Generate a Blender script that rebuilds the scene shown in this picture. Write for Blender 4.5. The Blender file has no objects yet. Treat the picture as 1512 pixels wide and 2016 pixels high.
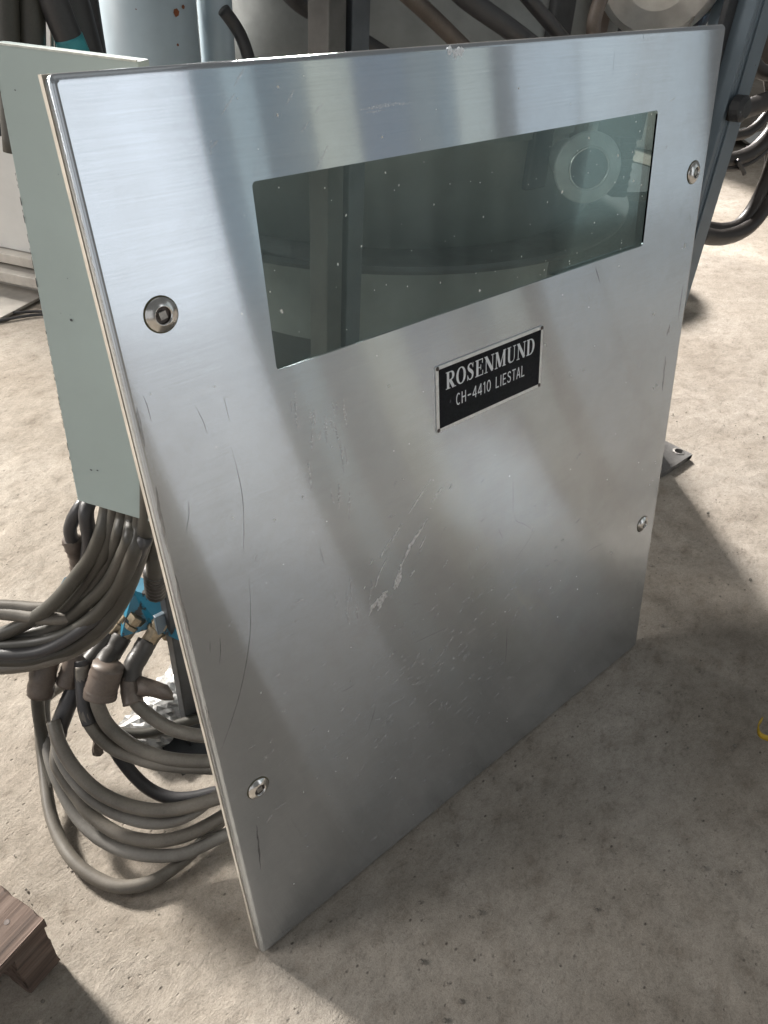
import bpy, bmesh, math, random
import numpy as np
from mathutils import Vector, Matrix
random.seed(11); rng = np.random.default_rng(5)
S = bpy.context.scene
COL = S.collection
R = math.radians

# ------------------------------------------------------------------ camera
cd = bpy.data.cameras.new("camera"); cam = bpy.data.objects.new("camera", cd); COL.objects.link(cam)
cr, cu, cb = Vector((0.7469, -0.663, 0.0497)), Vector((0.3798, 0.4869, 0.7866)), Vector((-0.5458, -0.5687, 0.6155))
cam.matrix_world = Matrix.Translation((-0.183, -0.3471, 0.9426)) @ Matrix((cr, cu, cb)).transposed().to_4x4()
cd.sensor_fit = 'VERTICAL'; cd.sensor_height = 24.0
cd.lens = 1531.73 / 2016 * 24.0
cd.clip_start = 0.02; cd.clip_end = 200
S.camera = cam

# ------------------------------------------------------------------ world: dim even light of the hall
w = bpy.data.worlds.new("World"); S.world = w; w.use_nodes = True
bg = w.node_tree.nodes['Background']
bg.inputs[0].default_value = (0.97, 0.98, 0.97, 1); bg.inputs[1].default_value = 0.165

# ------------------------------------------------------------------ lamps: the hall's openings and added fills
def lamp(name, loc, target, sx, sy, radiance, color, spread=180):
    l = bpy.data.lights.new(name, 'AREA'); l.shape = 'RECTANGLE'; l.size = sx; l.size_y = sy
    l.spread = R(spread); l.energy = radiance * math.pi * sx * sy; l.color = color
    o = bpy.data.objects.new(name, l); COL.objects.link(o); o.location = loc
    d = Vector(target) - Vector(loc); o.rotation_euler = d.to_track_quat('-Z', 'Y').to_euler()
    return o
# two openings behind the machine: the key lights
for nm, az, el, D, sz, rad, colr, tgt, spr in (('left_doorway_light', 108, 32, 8.0, 1.0, 64, (1.0, 0.95, 0.88), (.05, -.4, 0), 62), ('right_doorway_light', 53, 34, 8.0, .8, 84, (1.0, 0.95, 0.90), (1.75, 1.2, 0), 54)):
    kp = Vector((0.5 + D*math.cos(R(el))*math.cos(R(az)), 0.2 + D*math.cos(R(el))*math.sin(R(az)), D*math.sin(R(el))))
    lamp(nm, kp, tgt, sz, sz, rad, colr, spr)
# slivers of daylight through gaps in the machine, on the floor to the right of the panel (seen mirrored in the steel)
for tx, ty in ((1.30, -.84), (1.16, -.68), (1.03, -.53), (.91, -.40)):
    lamp('gap_light', (tx + 1.3, ty + 2.8, 2.9), (tx, ty, 0), .08, .08, 1350, (.66, .82, 1.0), 1.9)
# broad opening to the left
lamp('side_light', (-3.4, 2.2, 2.6), (0, 0.4, 0.2), 1.6, 1.6, 16, (1.0, 0.96, 0.92))
lamp('left_bevel_fill', (-3.4, -.8, 1.27), (0, .1, 1.27), 2.8, 2.5, .75, (.97, .98, 1.0))  # added fill, placed to be mirrored in the panel's left bevel
lamp('front_fill', (-2.2, -3.6, 1.3), (0, .1, 1.0), 2.4, 2.4, .55, (.97, .98, 1.0))  # added unseen fill, brightens the bevel and the cables
lamp('overhead_fill', (.6, -.4, 6.0), (.6, -.4, 0), 4.0, 4.0, .22, (1.0, .98, .95))  # added overhead fill, lifts the top bevel and the shaded floor
# tall window bays in front and fill lamps between, soft bands in the steel
for a0, a1, rad, colr, z0, z1 in (
    (-72.5, -62.2, 1.45, (0.93, 0.96, 1.0), -0.0, 3.6),
    (-60.0, -57.7, 0.60, (0.72, 0.93, 1.0), 0.0, 3.0),
    (-53.9, -50.6, 0.62, (0.94, 1.0, 0.84), 0.1, 3.0),
    (-46.6, -44.6, 0.22, (0.70, 0.90, 1.0), 0.1, 3.0),
    (-43.2, -40.6, 0.60, (0.90, 1.0, 0.92), 0.2, 3.0),
    (-38.9, -34.6, 0.62, (0.80, 0.92, 1.0), 0.2, 3.0),
    (-62.1, -60.1, 0.25, (0.50, 0.78, 1.0), 0.0, 3.0), (-57.6, -54.0, 0.20, (0.50, 0.80, 1.0), 0.0, 3.0),  # dim blue lamps added between the bays, tinting the dark bands
    (-50.5, -46.7, 0.24, (0.55, 0.76, 1.0), 0.1, 3.0), (-44.5, -43.3, 0.24, (0.50, 0.78, 1.0), 0.1, 3.0),
    (-34.4, -26.0, 0.66, (0.86, 0.96, 1.0), 0.2, 3.0)):
    am = R((a0 + a1) / 2); D = 5.0
    p = Vector((0.25 + D*math.cos(am), 0.12 + D*math.sin(am), (z0+z1)/2))
    lamp('bay_and_fill_light', p, (0.25, 0.12, (z0+z1)/2), 2*D*math.tan(R(a1-a0)/2), z1 - z0, rad, colr)

S.view_settings.view_transform = 'Standard'; S.view_settings.look = 'None'
S.view_settings.exposure = 0.0; S.view_settings.gamma = 1.0
S.render.engine = 'CYCLES'
S.cycles.max_bounces = 8; S.cycles.transparent_max_bounces = 12
S.cycles.caustics_reflective = True; S.cycles.caustics_refractive = False

# ------------------------------------------------------------------ materials
def mat(name):
    m = bpy.data.materials.new(name); m.use_nodes = True
    nt = m.node_tree; return m, nt, nt.nodes['Principled BSDF']
def nd(nt, t, **kw):
    n = nt.nodes.new(t)
    for k, v in kw.items():
        if hasattr(n, k): setattr(n, k, v)
        else: n.inputs[k].default_value = v
    return n
def coord(nt, scale=(1, 1, 1), kind='Object'):
    tc = nd(nt, 'ShaderNodeTexCoord'); mp = nd(nt, 'ShaderNodeMapping')
    mp.inputs['Scale'].default_value = scale
    nt.links.new(tc.outputs[kind], mp.inputs[0]); return mp.outputs[0]
def noise(nt, vec, scale, detail=5, rough=.6):
    n = nd(nt, 'ShaderNodeTexNoise'); n.inputs['Scale'].default_value = scale
    n.inputs['Detail'].default_value = detail; n.inputs['Roughness'].default_value = rough
    nt.links.new(vec, n.inputs['Vector']); return n.outputs['Fac']
def ramp(nt, fac, stops):
    r = nd(nt, 'ShaderNodeValToRGB'); e = r.color_ramp.elements
    e[0].position, e[0].color = stops[0][0], (*stops[0][1], 1)
    e[1].position, e[1].color = stops[-1][0], (*stops[-1][1], 1)
    for p, c in stops[1:-1]:
        q = e.new(p); q.color = (*c, 1)
    nt.links.new(fac, r.inputs[0]); return r.outputs[0]
def g(v): return (v, v, v)
def bump(nt, bs, h, strength, dist, prev=None):
    b = nd(nt, 'ShaderNodeBump'); b.inputs['Strength'].default_value = strength
    b.inputs['Distance'].default_value = dist
    nt.links.new(h, b.inputs['Height'])
    if prev: nt.links.new(prev, b.inputs['Normal'])
    nt.links.new(b.outputs[0], bs.inputs['Normal']); return b.outputs[0]
def mixc(nt, fac, a, b):
    m = nd(nt, 'ShaderNodeMix', data_type='RGBA')
    nt.links.new(fac, m.inputs['Factor'])
    for s, v in ((6, a), (7, b)):
        if isinstance(v, tuple): m.inputs[s].default_value = (*v, 1)
        else: nt.links.new(v, m.inputs[s])
    return m.outputs[2]

def simple(name, col, rough=.5, metal=0.0, var=.25, scale=30, bmp=0.0, bscale=200, spec=.5):
    m, nt, b = mat(name); v = coord(nt)
    n = noise(nt, v, scale, 6, .65)
    lo = tuple(c*(1-var) for c in col); hi = tuple(min(1, c*(1+var)) for c in col)
    nt.links.new(ramp(nt, n, [(.3, lo), (.7, hi)]), b.inputs['Base Color'])
    nt.links.new(ramp(nt, noise(nt, v, scale*2.3, 4), [(.3, g(max(.02, rough*.8))), (.7, g(min(1, rough*1.2)))]), b.inputs['Roughness'])
    b.inputs['Metallic'].default_value = metal; b.inputs['Specular IOR Level'].default_value = spec
    if bmp: bump(nt, b, noise(nt, v, bscale, 5), bmp, .001)
    return m

def steel_brushed():
    m, nt, b = mat('brushed_stainless')
    v = coord(nt)
    streak = noise(nt, coord(nt, (6, 1, 1400)), 1.0, 3, .7)
    cloud = noise(nt, coord(nt, (1, 1, 1)), 7.0, 6, .6)
    fine = noise(nt, v, 160, 4, .7)
    base = ramp(nt, cloud, [(.3, (.58, .632, .685)), (.75, (.66, .705, .75))])
    b.inputs['Metallic'].default_value = 1.0
    grain = noise(nt, coord(nt, (9, 1, 620)), 1.0, 6, .75)
    gm = nd(nt, 'ShaderNodeMix', data_type='RGBA', blend_type='MULTIPLY'); gm.inputs['Factor'].default_value = 1
    nt.links.new(base, gm.inputs[6]); nt.links.new(ramp(nt, grain, [(.3, g(.93)), (.7, g(1.04))]), gm.inputs[7])
    nt.links.new(gm.outputs[2], b.inputs['Base Color'])
    b.inputs['Anisotropic'].default_value = 1.0; b.inputs['Anisotropic Rotation'].default_value = .25
    tg = nd(nt, 'ShaderNodeTangent', direction_type='UV_MAP')
    nt.links.new(tg.outputs[0], b.inputs['Tangent'])
    nt.links.new(ramp(nt, streak, [(.2, g(.085)), (.8, g(.115))]), b.inputs['Roughness'])
    # thin greasy film: diffuse dirt
    dif = nd(nt, 'ShaderNodeBsdfDiffuse'); 
    nt.links.new(ramp(nt, fine, [(.3, (.30, .29, .28)), (.75, (.44, .43, .42))]), dif.inputs[0])
    mx = nd(nt, 'ShaderNodeMixShader')
    nt.links.new(ramp(nt, cloud, [(.36, g(.04)), (.66, g(.27))]), mx.inputs[0])
    out = nt.nodes['Material Output']
    nt.links.new(b.outputs[0], mx.inputs[1]); nt.links.new(dif.outputs[0], mx.inputs[2])
    nt.links.new(mx.outputs[0], out.inputs[0])
    # brushing along the length: fine grooves tip the normal up and down only
    wn = nd(nt, 'ShaderNodeTexWhiteNoise', noise_dimensions='3D'); nt.links.new(coord(nt, (9100, 9100, 9100)), wn.inputs['Vector'])
    sx = nd(nt, 'ShaderNodeSeparateColor'); nt.links.new(wn.outputs['Color'], sx.inputs[0])
    g1 = nd(nt, 'ShaderNodeMath', operation='ADD'); g2 = nd(nt, 'ShaderNodeMath', operation='ADD'); g3 = nd(nt, 'ShaderNodeMath', operation='DIVIDE'); g3.inputs[1].default_value = 3
    nt.links.new(sx.outputs[0], g1.inputs[0]); nt.links.new(sx.outputs[1], g1.inputs[1]); nt.links.new(g1.outputs[0], g2.inputs[0]); nt.links.new(sx.outputs[2], g2.inputs[1]); nt.links.new(g2.outputs[0], g3.inputs[0])
    groove = g3.outputs[0]
    sub = nd(nt, 'ShaderNodeMath', operation='SUBTRACT'); sub.inputs[1].default_value = .5; nt.links.new(groove, sub.inputs[0])
    vt = nd(nt, 'ShaderNodeVectorTransform', vector_type='VECTOR', convert_from='OBJECT', convert_to='WORLD'); vt.inputs[0].default_value = (0, 0, 1.1)
    sc = nd(nt, 'ShaderNodeVectorMath', operation='SCALE'); nt.links.new(vt.outputs[0], sc.inputs[0]); nt.links.new(sub.outputs[0], sc.inputs['Scale'])
    gt = nd(nt, 'ShaderNodeMath', operation='GREATER_THAN'); gt.inputs[1].default_value = .38; nt.links.new(wn.outputs['Value'], gt.inputs[0])
    gm2 = nd(nt, 'ShaderNodeMath', operation='MULTIPLY'); nt.links.new(sub.outputs[0], gm2.inputs[0]); nt.links.new(gt.outputs[0], gm2.inputs[1])
    nt.links.new(gm2.outputs[0], sc.inputs['Scale'])
    geo = nd(nt, 'ShaderNodeNewGeometry'); ad = nd(nt, 'ShaderNodeVectorMath', operation='ADD')
    nt.links.new(geo.outputs['Normal'], ad.inputs[0]); nt.links.new(sc.outputs[0], ad.inputs[1])
    no = nd(nt, 'ShaderNodeVectorMath', operation='NORMALIZE'); nt.links.new(ad.outputs[0], no.inputs[0])
    nt.links.new(no.outputs[0], b.inputs['Normal'])
    return m

def concrete():
    m, nt, b = mat('rough_concrete'); v = coord(nt)
    rot = nd(nt, 'ShaderNodeMapping'); rot.inputs['Rotation'].default_value = (0, 0, R(-38)); rot.inputs['Scale'].default_value = (1, 1.5, 1)
    nt.links.new(v, rot.inputs[0]); sv = rot.outputs[0]
    n1 = noise(nt, v, 2.6, 8, .66); n2 = noise(nt, sv, 21, 9, .72); n3 = noise(nt, sv, 115, 7, .75); n4 = noise(nt, v, 520, 4, .7)
    c1 = ramp(nt, n1, [(.30, (.275, .238, .198)), (.5, (.355, .316, .272)), (.70, (.435, .395, .350))])
    def mul(a, bb, f=1.0):
        q = nd(nt, 'ShaderNodeMix', data_type='RGBA', blend_type='MULTIPLY'); q.inputs['Factor'].default_value = f
        nt.links.new(a, q.inputs[6]); nt.links.new(bb, q.inputs[7]); return q.outputs[2]
    c = mul(c1, ramp(nt, n2, [(.28, (.66, .63, .60)), (.46, (.95, .95, .94)), (.7, (1.12, 1.12, 1.12))]))
    c = mul(c, ramp(nt, n3, [(.30, g(.70)), (.45, g(.97)), (.72, g(1.14))]))
    c = mul(c, ramp(nt, n4, [(.30, g(.78)), (.55, g(1.02)), (.75, g(1.12))]))
    vor = nd(nt, 'ShaderNodeTexVoronoi'); vor.inputs['Scale'].default_value = 58; vor.inputs['Randomness'].default_value = 1
    nt.links.new(sv, vor.inputs['Vector'])
    pit = ramp(nt, vor.outputs['Distance'], [(.06, g(.35)), (.15, g(1.0))])
    gate = ramp(nt, noise(nt, v, 31, 3), [(.50, g(0)), (.58, g(.9))])
    q = nd(nt, 'ShaderNodeMix', data_type='RGBA', blend_type='MULTIPLY')
    nt.links.new(gate, q.inputs['Factor']); nt.links.new(c, q.inputs[6]); nt.links.new(pit, q.inputs[7])
    # a few old dark spots
    spot = ramp(nt, noise(nt, v, 7.5, 5, .7), [(.70, g(0)), (.78, g(.35))])
    nt.links.new(mixc(nt, spot, q.outputs[2], (.13, .10, .075)), b.inputs['Base Color'])
    b.inputs['Roughness'].default_value = .92; b.inputs['Specular IOR Level'].default_value = .2
    p = bump(nt, b, n2, .45, .007)
    p = bump(nt, b, n3, .62, .0028, p)
    p = bump(nt, b, n4, .6, .0009, p)
    bump(nt, b, pit, .6, .003, p)
    return m

def glass():
    m, nt, b = mat('dusty_window_glass')
    out = nt.nodes['Material Output']; nt.nodes.remove(b)
    tr = nd(nt, 'ShaderNodeBsdfTransparent'); tr.inputs[0].default_value = (.72, .78, .77, 1)
    gl = nd(nt, 'ShaderNodeBsdfGlossy'); gl.inputs['Roughness'].default_value = .12
    gl.inputs['Color'].default_value = (.85, .95, .95, 1)
    fr = nd(nt, 'ShaderNodeFresnel'); fr.inputs[0].default_value = 1.22
    df = nd(nt, 'ShaderNodeBsdfDiffuse'); df.inputs[0].default_value = (.32, .36, .36, 1)
    v = coord(nt)
    m1 = nd(nt, 'ShaderNodeMixShader'); m2 = nd(nt, 'ShaderNodeMixShader')
    nt.links.new(ramp(nt, noise(nt, coord(nt, (14, 1, 3)), 1.2, 6, .65), [(.32, g(.05)), (.75, g(.20))]), m1.inputs[0])
    nt.links.new(tr.outputs[0], m1.inputs[1]); nt.links.new(df.outputs[0], m1.inputs[2])
    fm = nd(nt, 'ShaderNodeMath', operation='MULTIPLY'); fm.inputs[1].default_value = .45; nt.links.new(fr.outputs[0], fm.inputs[0]); nt.links.new(fm.outputs[0], m2.inputs[0]); nt.links.new(m1.outputs[0], m2.inputs[1]); nt.links.new(gl.outputs[0], m2.inputs[2])
    nt.links.new(m2.outputs[0], out.inputs[0]); return m

def film(name, col, alpha, rough=.6, metal=0):
    m, nt, b = mat(name); out = nt.nodes['Material Output']
    b.inputs['Base Color'].default_value = (*col, 1); b.inputs['Roughness'].default_value = rough; b.inputs['Metallic'].default_value = metal
    tr = nd(nt, 'ShaderNodeBsdfTransparent'); mx = nd(nt, 'ShaderNodeMixShader')
    n = noise(nt, coord(nt), 320, 4, .7)
    nt.links.new(ramp(nt, n, [(.3, g(alpha*.35)), (.65, g(alpha))]), mx.inputs[0])
    nt.links.new(tr.outputs[0], mx.inputs[1]); nt.links.new(b.outputs[0], mx.inputs[2])
    nt.links.new(mx.outputs[0], out.inputs[0]); return m

def rubber(name, dust, base, amount=.5):
    m, nt, b = mat(name); v = coord(nt)
    n = noise(nt, v, 14, 6, .6); f = noise(nt, v, 420, 4, .7)
    fac = nd(nt, 'ShaderNodeMath', operation='MULTIPLY_ADD'); fac.inputs[1].default_value = .55
    nt.links.new(f, fac.inputs[0])
    nt.links.new(ramp(nt, n, [(.3, g(amount-.45)), (.7, g(amount+.25))]), fac.inputs[2])
    c = mixc(nt, fac.outputs[0], base, dust)
    nt.links.new(c, b.inputs['Base Color'])
    nt.links.new(ramp(nt, n, [(.3, g(.36)), (.7, g(.55))]), b.inputs['Roughness'])
    bump(nt, b, f, .15, .0006)
    return m

def paint(name, col, rough=.42, chips=(.10, .06, .05), chip=.70, var=.12):
    m, nt, b = mat(name); v = coord(nt)
    n = noise(nt, v, 9, 7, .6); k = noise(nt, v, 55, 5, .6)
    lo = tuple(c*(1-var) for c in col); hi = tuple(min(1, c*(1+var)) for c in col)
    c1 = ramp(nt, n, [(.3, lo), (.7, hi)])
    cf = ramp(nt, k, [(chip, g(0)), (chip+.015, g(1))])
    nt.links.new(mixc(nt, cf, c1, chips), b.inputs['Base Color'])
    nt.links.new(ramp(nt, n, [(.3, g(rough*.85)), (.7, g(rough*1.15))]), b.inputs['Roughness'])
    bump(nt, b, noise(nt, v, 240, 3), .05, .0006)
    return m

def wood():
    m, nt, b = mat('weathered_pallet_wood')
    gr = noise(nt, coord(nt, (3, 60, 60)), 1.4, 7, .65); n = noise(nt, coord(nt), 16, 5)
    c = ramp(nt, gr, [(.28, (.030, .022, .019)), (.5, (.115, .080, .064)), (.72, (.20, .150, .125))])
    nt.links.new(mixc(nt, ramp(nt, n, [(.5, g(0)), (.75, g(.65))]), c, (.115, .105, .095)), b.inputs['Base Color'])
    b.inputs['Roughness'].default_value = .85
    bump(nt, b, gr, .5, .003); return m

M = dict(
 steel=steel_brushed(), concrete=concrete(), glass=glass(), wood=wood(),
 frame=simple('grimy_aluminium_edge', (.50, .46, .40), .5, .35, .22, 40),
 gasket=simple('olive_rubber_seal', (.085, .075, .035), .7, 0, .4, 60),
 turned=simple('turned_steel', (.62, .61, .59), .2, 1, .12, 90),
 darksteel=simple('dark_socket_steel', (.10, .085, .08), .45, .6, .3, 300),
 core=simple('dull_drive_steel', (.40, .385, .365), .4, .75, .3, 400),
 plaque=simple('black_enamel', (.005, .006, .009), .6, 0, .3, 200, 0, 200, .12),
 letter=simple('bare_letter_metal', (.70, .74, .77), .5, .15, .06, 90),
 rim=simple('name_plate_rim', (.72, .74, .75), .4, .5, .12, 200),
 box=paint('grey_green_enamel', (.285, .345, .338), .5, (.05, .05, .05), .74, .05),
 chipmat=simple('chipped_edge', (.045, .05, .055), .7, 0, .5, 300),
 edgelight=simple('worn_bright_edge', (.42, .44, .41), .6, 0, .3, 200),
 rub_a=rubber('dusty_grey_brown_rubber', (.170, .153, .130), (.038, .035, .030), .40),
 rub_e=rubber('pale_dust_grey_rubber', (.195, .185, .168), (.055, .051, .046), .45),
 rub_b=rubber('dark_olive_rubber', (.078, .073, .060), (.018, .017, .015), .10),
 rub_c=rubber('black_rubber', (.060, .058, .060), (.014, .014, .016), .10),
 rub_d=rubber('brown_black_hose', (.050, .040, .034), (.014, .011, .010), -.02),
 sleeve=rubber('greasy_brown_sleeve', (.145, .115, .095), (.022, .017, .015), .38),
 tape=rubber('black_tape', (.055, .050, .045), (.010, .009, .009), .2),
 blue=paint('flaking_blue_paint', (.010, .13, .21), .4, (.02, .02, .02), .57, .35),
 brass=simple('greasy_gland_metal', (.30, .25, .18), .35, .8, .4, 120),
 foil=simple('crinkled_foil', (.36, .36, .355), .42, .8, .3, 90, .9, 60),
 pipe=paint('pale_blue_grey_paint', (.39, .465, .515), .38, (.16, .05, .04), .73, .10),
 legpaint=paint('blue_grey_leg_paint', (.115, .15, .18), .38, (.03, .03, .03), .70, .16),
 vessel=simple('dull_vessel_sheet', (.21, .215, .205), .5, .35, .3, 5, .1, 90),
 channel=simple('dark_steel_channel', (.085, .082, .078), .5, .4, .35, 14),
 chan_b=simple('bluish_steel_channel', (.07, .078, .088), .5, .3, .3, 14),
 plate=simple('dark_foot_plate', (.16, .155, .15), .55, .3, .35, 40),
 dark=simple('dark_machine_iron', (.040, .042, .045), .55, .2, .4, 15),
 portm=simple('pale_port_metal', (.42, .44, .43), .35, .5, .15, 40),
 motor=simple('bare_aluminium', (.62, .63, .63), .38, .85, .15, 20),
 wall=simple('pale_grey_painted_sheet', (.50, .50, .49), .55, 0, .10, 4),
 beam=simple('dusty_pale_base', (.42, .395, .36), .7, 0, .25, 10),
 hosewhite=simple('white_plastic_sheet', (.80, .80, .78), .5, 0, .08, 20),
 teal=simple('teal_tape', (.03, .22, .25), .55, 0, .3, 40),
 yellow=simple('yellow_strap', (.55, .36, .03), .5, 0, .25, 80),
 stone=simple('grit', (.20, .18, .155), .95, 0, .45, 60),
 scuff=film('pale_scuff', (.93, .95, .97), .32, .55, 1), scuffs=film('strong_pale_scuff', (.97, .98, 1.0), .85, .6, 1),
 scratch=film('dark_scratch', (.06, .055, .055), .55), stain=film('brown_grime', (.16, .12, .10), .28),
 speck=simple('white_paint_fleck', (.85, .85, .82), .6, 0, .1, 300),
 rust=simple('rust', (.20, .065, .025), .8, 0, .4, 80),
)

# ------------------------------------------------------------------ helpers
def link(name, me, m, parent=None, smooth=False):
    o = bpy.data.objects.new(name, me); COL.objects.link(o)
    if m: me.materials.append(m)
    if parent: o.parent = parent
    if smooth:
        for p in me.polygons: p.use_smooth = True
    return o
def obj(name, bm, m, parent=None, smooth=False, recalc=True):
    if recalc: bmesh.ops.recalc_face_normals(bm, faces=bm.faces[:])
    me = bpy.data.meshes.new(name); bm.to_mesh(me); bm.free()
    return link(name, me, m, parent, smooth)
def thing(name, label, cat, loc=(0, 0, 0), rot=(0, 0, 0), group=None):
    o = bpy.data.objects.new(name, None); COL.objects.link(o); o.location = loc; o.rotation_euler = rot
    o.empty_display_size = .05
    o['label'] = label; o['category'] = cat
    if group: o['group'] = group
    return o
def tag(o, label, cat, group=None):
    o['label'] = label; o['category'] = cat
    if group: o['group'] = group
    return o
def stuff(o): o['kind'] = 'stuff'; return o
def struct(o): o['kind'] = 'structure'; return o
def box(bm, x0, x1, y0, y1, z0, z1, bev=0, mtx=None):
    r = bmesh.ops.create_cube(bm, size=1)['verts']
    for v in r: v.co = Vector((x0+(v.co.x+.5)*(x1-x0), y0+(v.co.y+.5)*(y1-y0), z0+(v.co.z+.5)*(z1-z0)))
    if bev:
        es = list({e for v in r for e in v.link_edges})
        r = bmesh.ops.bevel(bm, geom=es, offset=bev, segments=2, affect='EDGES', profile=.5)['verts']
    if mtx is not None:
        for v in set(r): v.co = mtx @ v.co
    return r
def lathe(bm, prof, n=32, mtx=Matrix(), cap0=True, cap1=True):
    rings = []
    for r, h in prof:
        rings.append([bm.verts.new(mtx @ Vector((r*math.cos(2*math.pi*k/n), r*math.sin(2*math.pi*k/n), h))) for k in range(n)])
    for a, b in zip(rings, rings[1:]):
        for k in range(n): bm.faces.new((a[k], a[(k+1) % n], b[(k+1) % n], b[k]))
    if cap0: bm.faces.new(rings[0][::-1])
    if cap1: bm.faces.new(rings[-1])
def axis_mtx(p, d):
    d = Vector(d).normalized(); return Matrix.Translation(p) @ d.to_track_quat('Z', 'Y').to_matrix().to_4x4()
def catmull(P, sub=8):
    P = [Vector(p) for p in P]; Q = [2*P[0]-P[1]] + P + [2*P[-1]-P[-2]]; out = []
    for i in range(1, len(Q)-2):
        a, b, c, d = Q[i-1:i+3]
        for k in range(sub):
            t = k/sub
            out.append(.5*((2*b)+(c-a)*t+(2*a-5*b+4*c-d)*t*t+(3*b-a-3*c+d)*t**3))
    out.append(P[-1]); return out
def tube(bm, P, r, n=12, sub=8, wob=0.0, curve=True, caps=True):
    pts = catmull(P, sub) if curve else [Vector(p) for p in P]
    if not callable(r): rr = (lambda t, r=r: r)
    else: rr = r
    T = [(pts[min(i+1, len(pts)-1)]-pts[max(i-1, 0)]).normalized() for i in range(len(pts))]
    up = Vector((0, 0, 1)) if abs(T[0].z) < .9 else Vector((1, 0, 0))
    nrm = (up - up.dot(T[0])*T[0]).normalized(); rings = []
    for i, p in enumerate(pts):
        nrm = (nrm - nrm.dot(T[i])*T[i]).normalized(); bn = T[i].cross(nrm)
        q = rr(i/(len(pts)-1))
        rings.append([bm.verts.new(p + (nrm*math.cos(2*math.pi*k/n)+bn*math.sin(2*math.pi*k/n))*q*(1+wob*random.uniform(-1, 1))) for k in range(n)])
    for a, b in zip(rings, rings[1:]):
        for k in range(n): bm.faces.new((a[k], a[(k+1) % n], b[(k+1) % n], b[k]))
    if caps: bm.faces.new(rings[0][::-1]); bm.faces.new(rings[-1])
def tube_obj(name, P, r, m, parent=None, **kw):
    bm = bmesh.new(); tube(bm, P, r, **kw); return obj(name, bm, m, parent, smooth=True)

# ================================================================== FLOOR
def vnoise(x, y, seed):
    r = np.random.default_rng(seed); T = r.random((256, 256))
    xi = np.floor(x).astype(int); yi = np.floor(y).astype(int); fx = x-xi; fy = y-yi
    fx = fx*fx*(3-2*fx); fy = fy*fy*(3-2*fy)
    a = T[xi % 256, yi % 256]; b = T[(xi+1) % 256, yi % 256]; c = T[xi % 256, (yi+1) % 256]; d = T[(xi+1) % 256, (yi+1) % 256]
    return (a*(1-fx)+b*fx)*(1-fy)+(c*(1-fx)+d*fx)*fy - .5
def axis(lo, hi, dlo, dhi, fine, coarse):
    return np.concatenate([np.arange(lo, dlo, coarse), np.arange(dlo, dhi, fine), np.arange(dhi, hi+coarse, coarse)])
xs = axis(-8, 9, -.45, 2.0, .0075, .16); ys = axis(-8, 9, -.55, 1.4, .0075, .16)
X, Y = np.meshgrid(xs, ys, indexing='ij')
Z = .5*(.0022*vnoise(X*9, Y*9, 1) + .0050*vnoise(X*27, Y*22, 2) + .0042*vnoise(X*62, Y*50, 3) - .0024*np.clip(vnoise(X*33+9, Y*30, 4)-.15, 0, 1)*4)
fine = (X > -.46) & (X < 2.0) & (Y > -.56) & (Y < 1.41)
Z = np.where(fine, Z, Z*.3) - .003
V = np.stack([X, Y, Z], -1).reshape(-1, 3); nx, ny = X.shape
i = np.arange(nx-1)[:, None]*ny + np.arange(ny-1)[None]
F = np.stack([i, i+ny, i+ny+1, i+1], -1).reshape(-1, 4)
me = bpy.data.meshes.new('floor'); me.from_pydata(V.tolist(), [], F.tolist()); me.update()
struct(link('floor', me, M['concrete'], smooth=True))

# loose grit
bm = bmesh.new()
for k in range(420):
    x, y = random.uniform(-.3, 1.6), random.uniform(-.4, .7)
    s = random.choice((.0008, .0011, .0014, .0018, .0026)) * random.uniform(.7, 1.3)
    vs = bmesh.ops.create_icosphere(bm, subdivisions=1, radius=s)['verts']
    for v in vs: v.co = Vector((v.co.x*random.uniform(.7, 1.4)+x, v.co.y*random.uniform(.7, 1.4)+y, v.co.z*.8-.001+s*.4))
stuff(tag(obj('grit', bm, M['stone']), 'loose stone grit scattered over the rough concrete floor', 'grit'))

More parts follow.
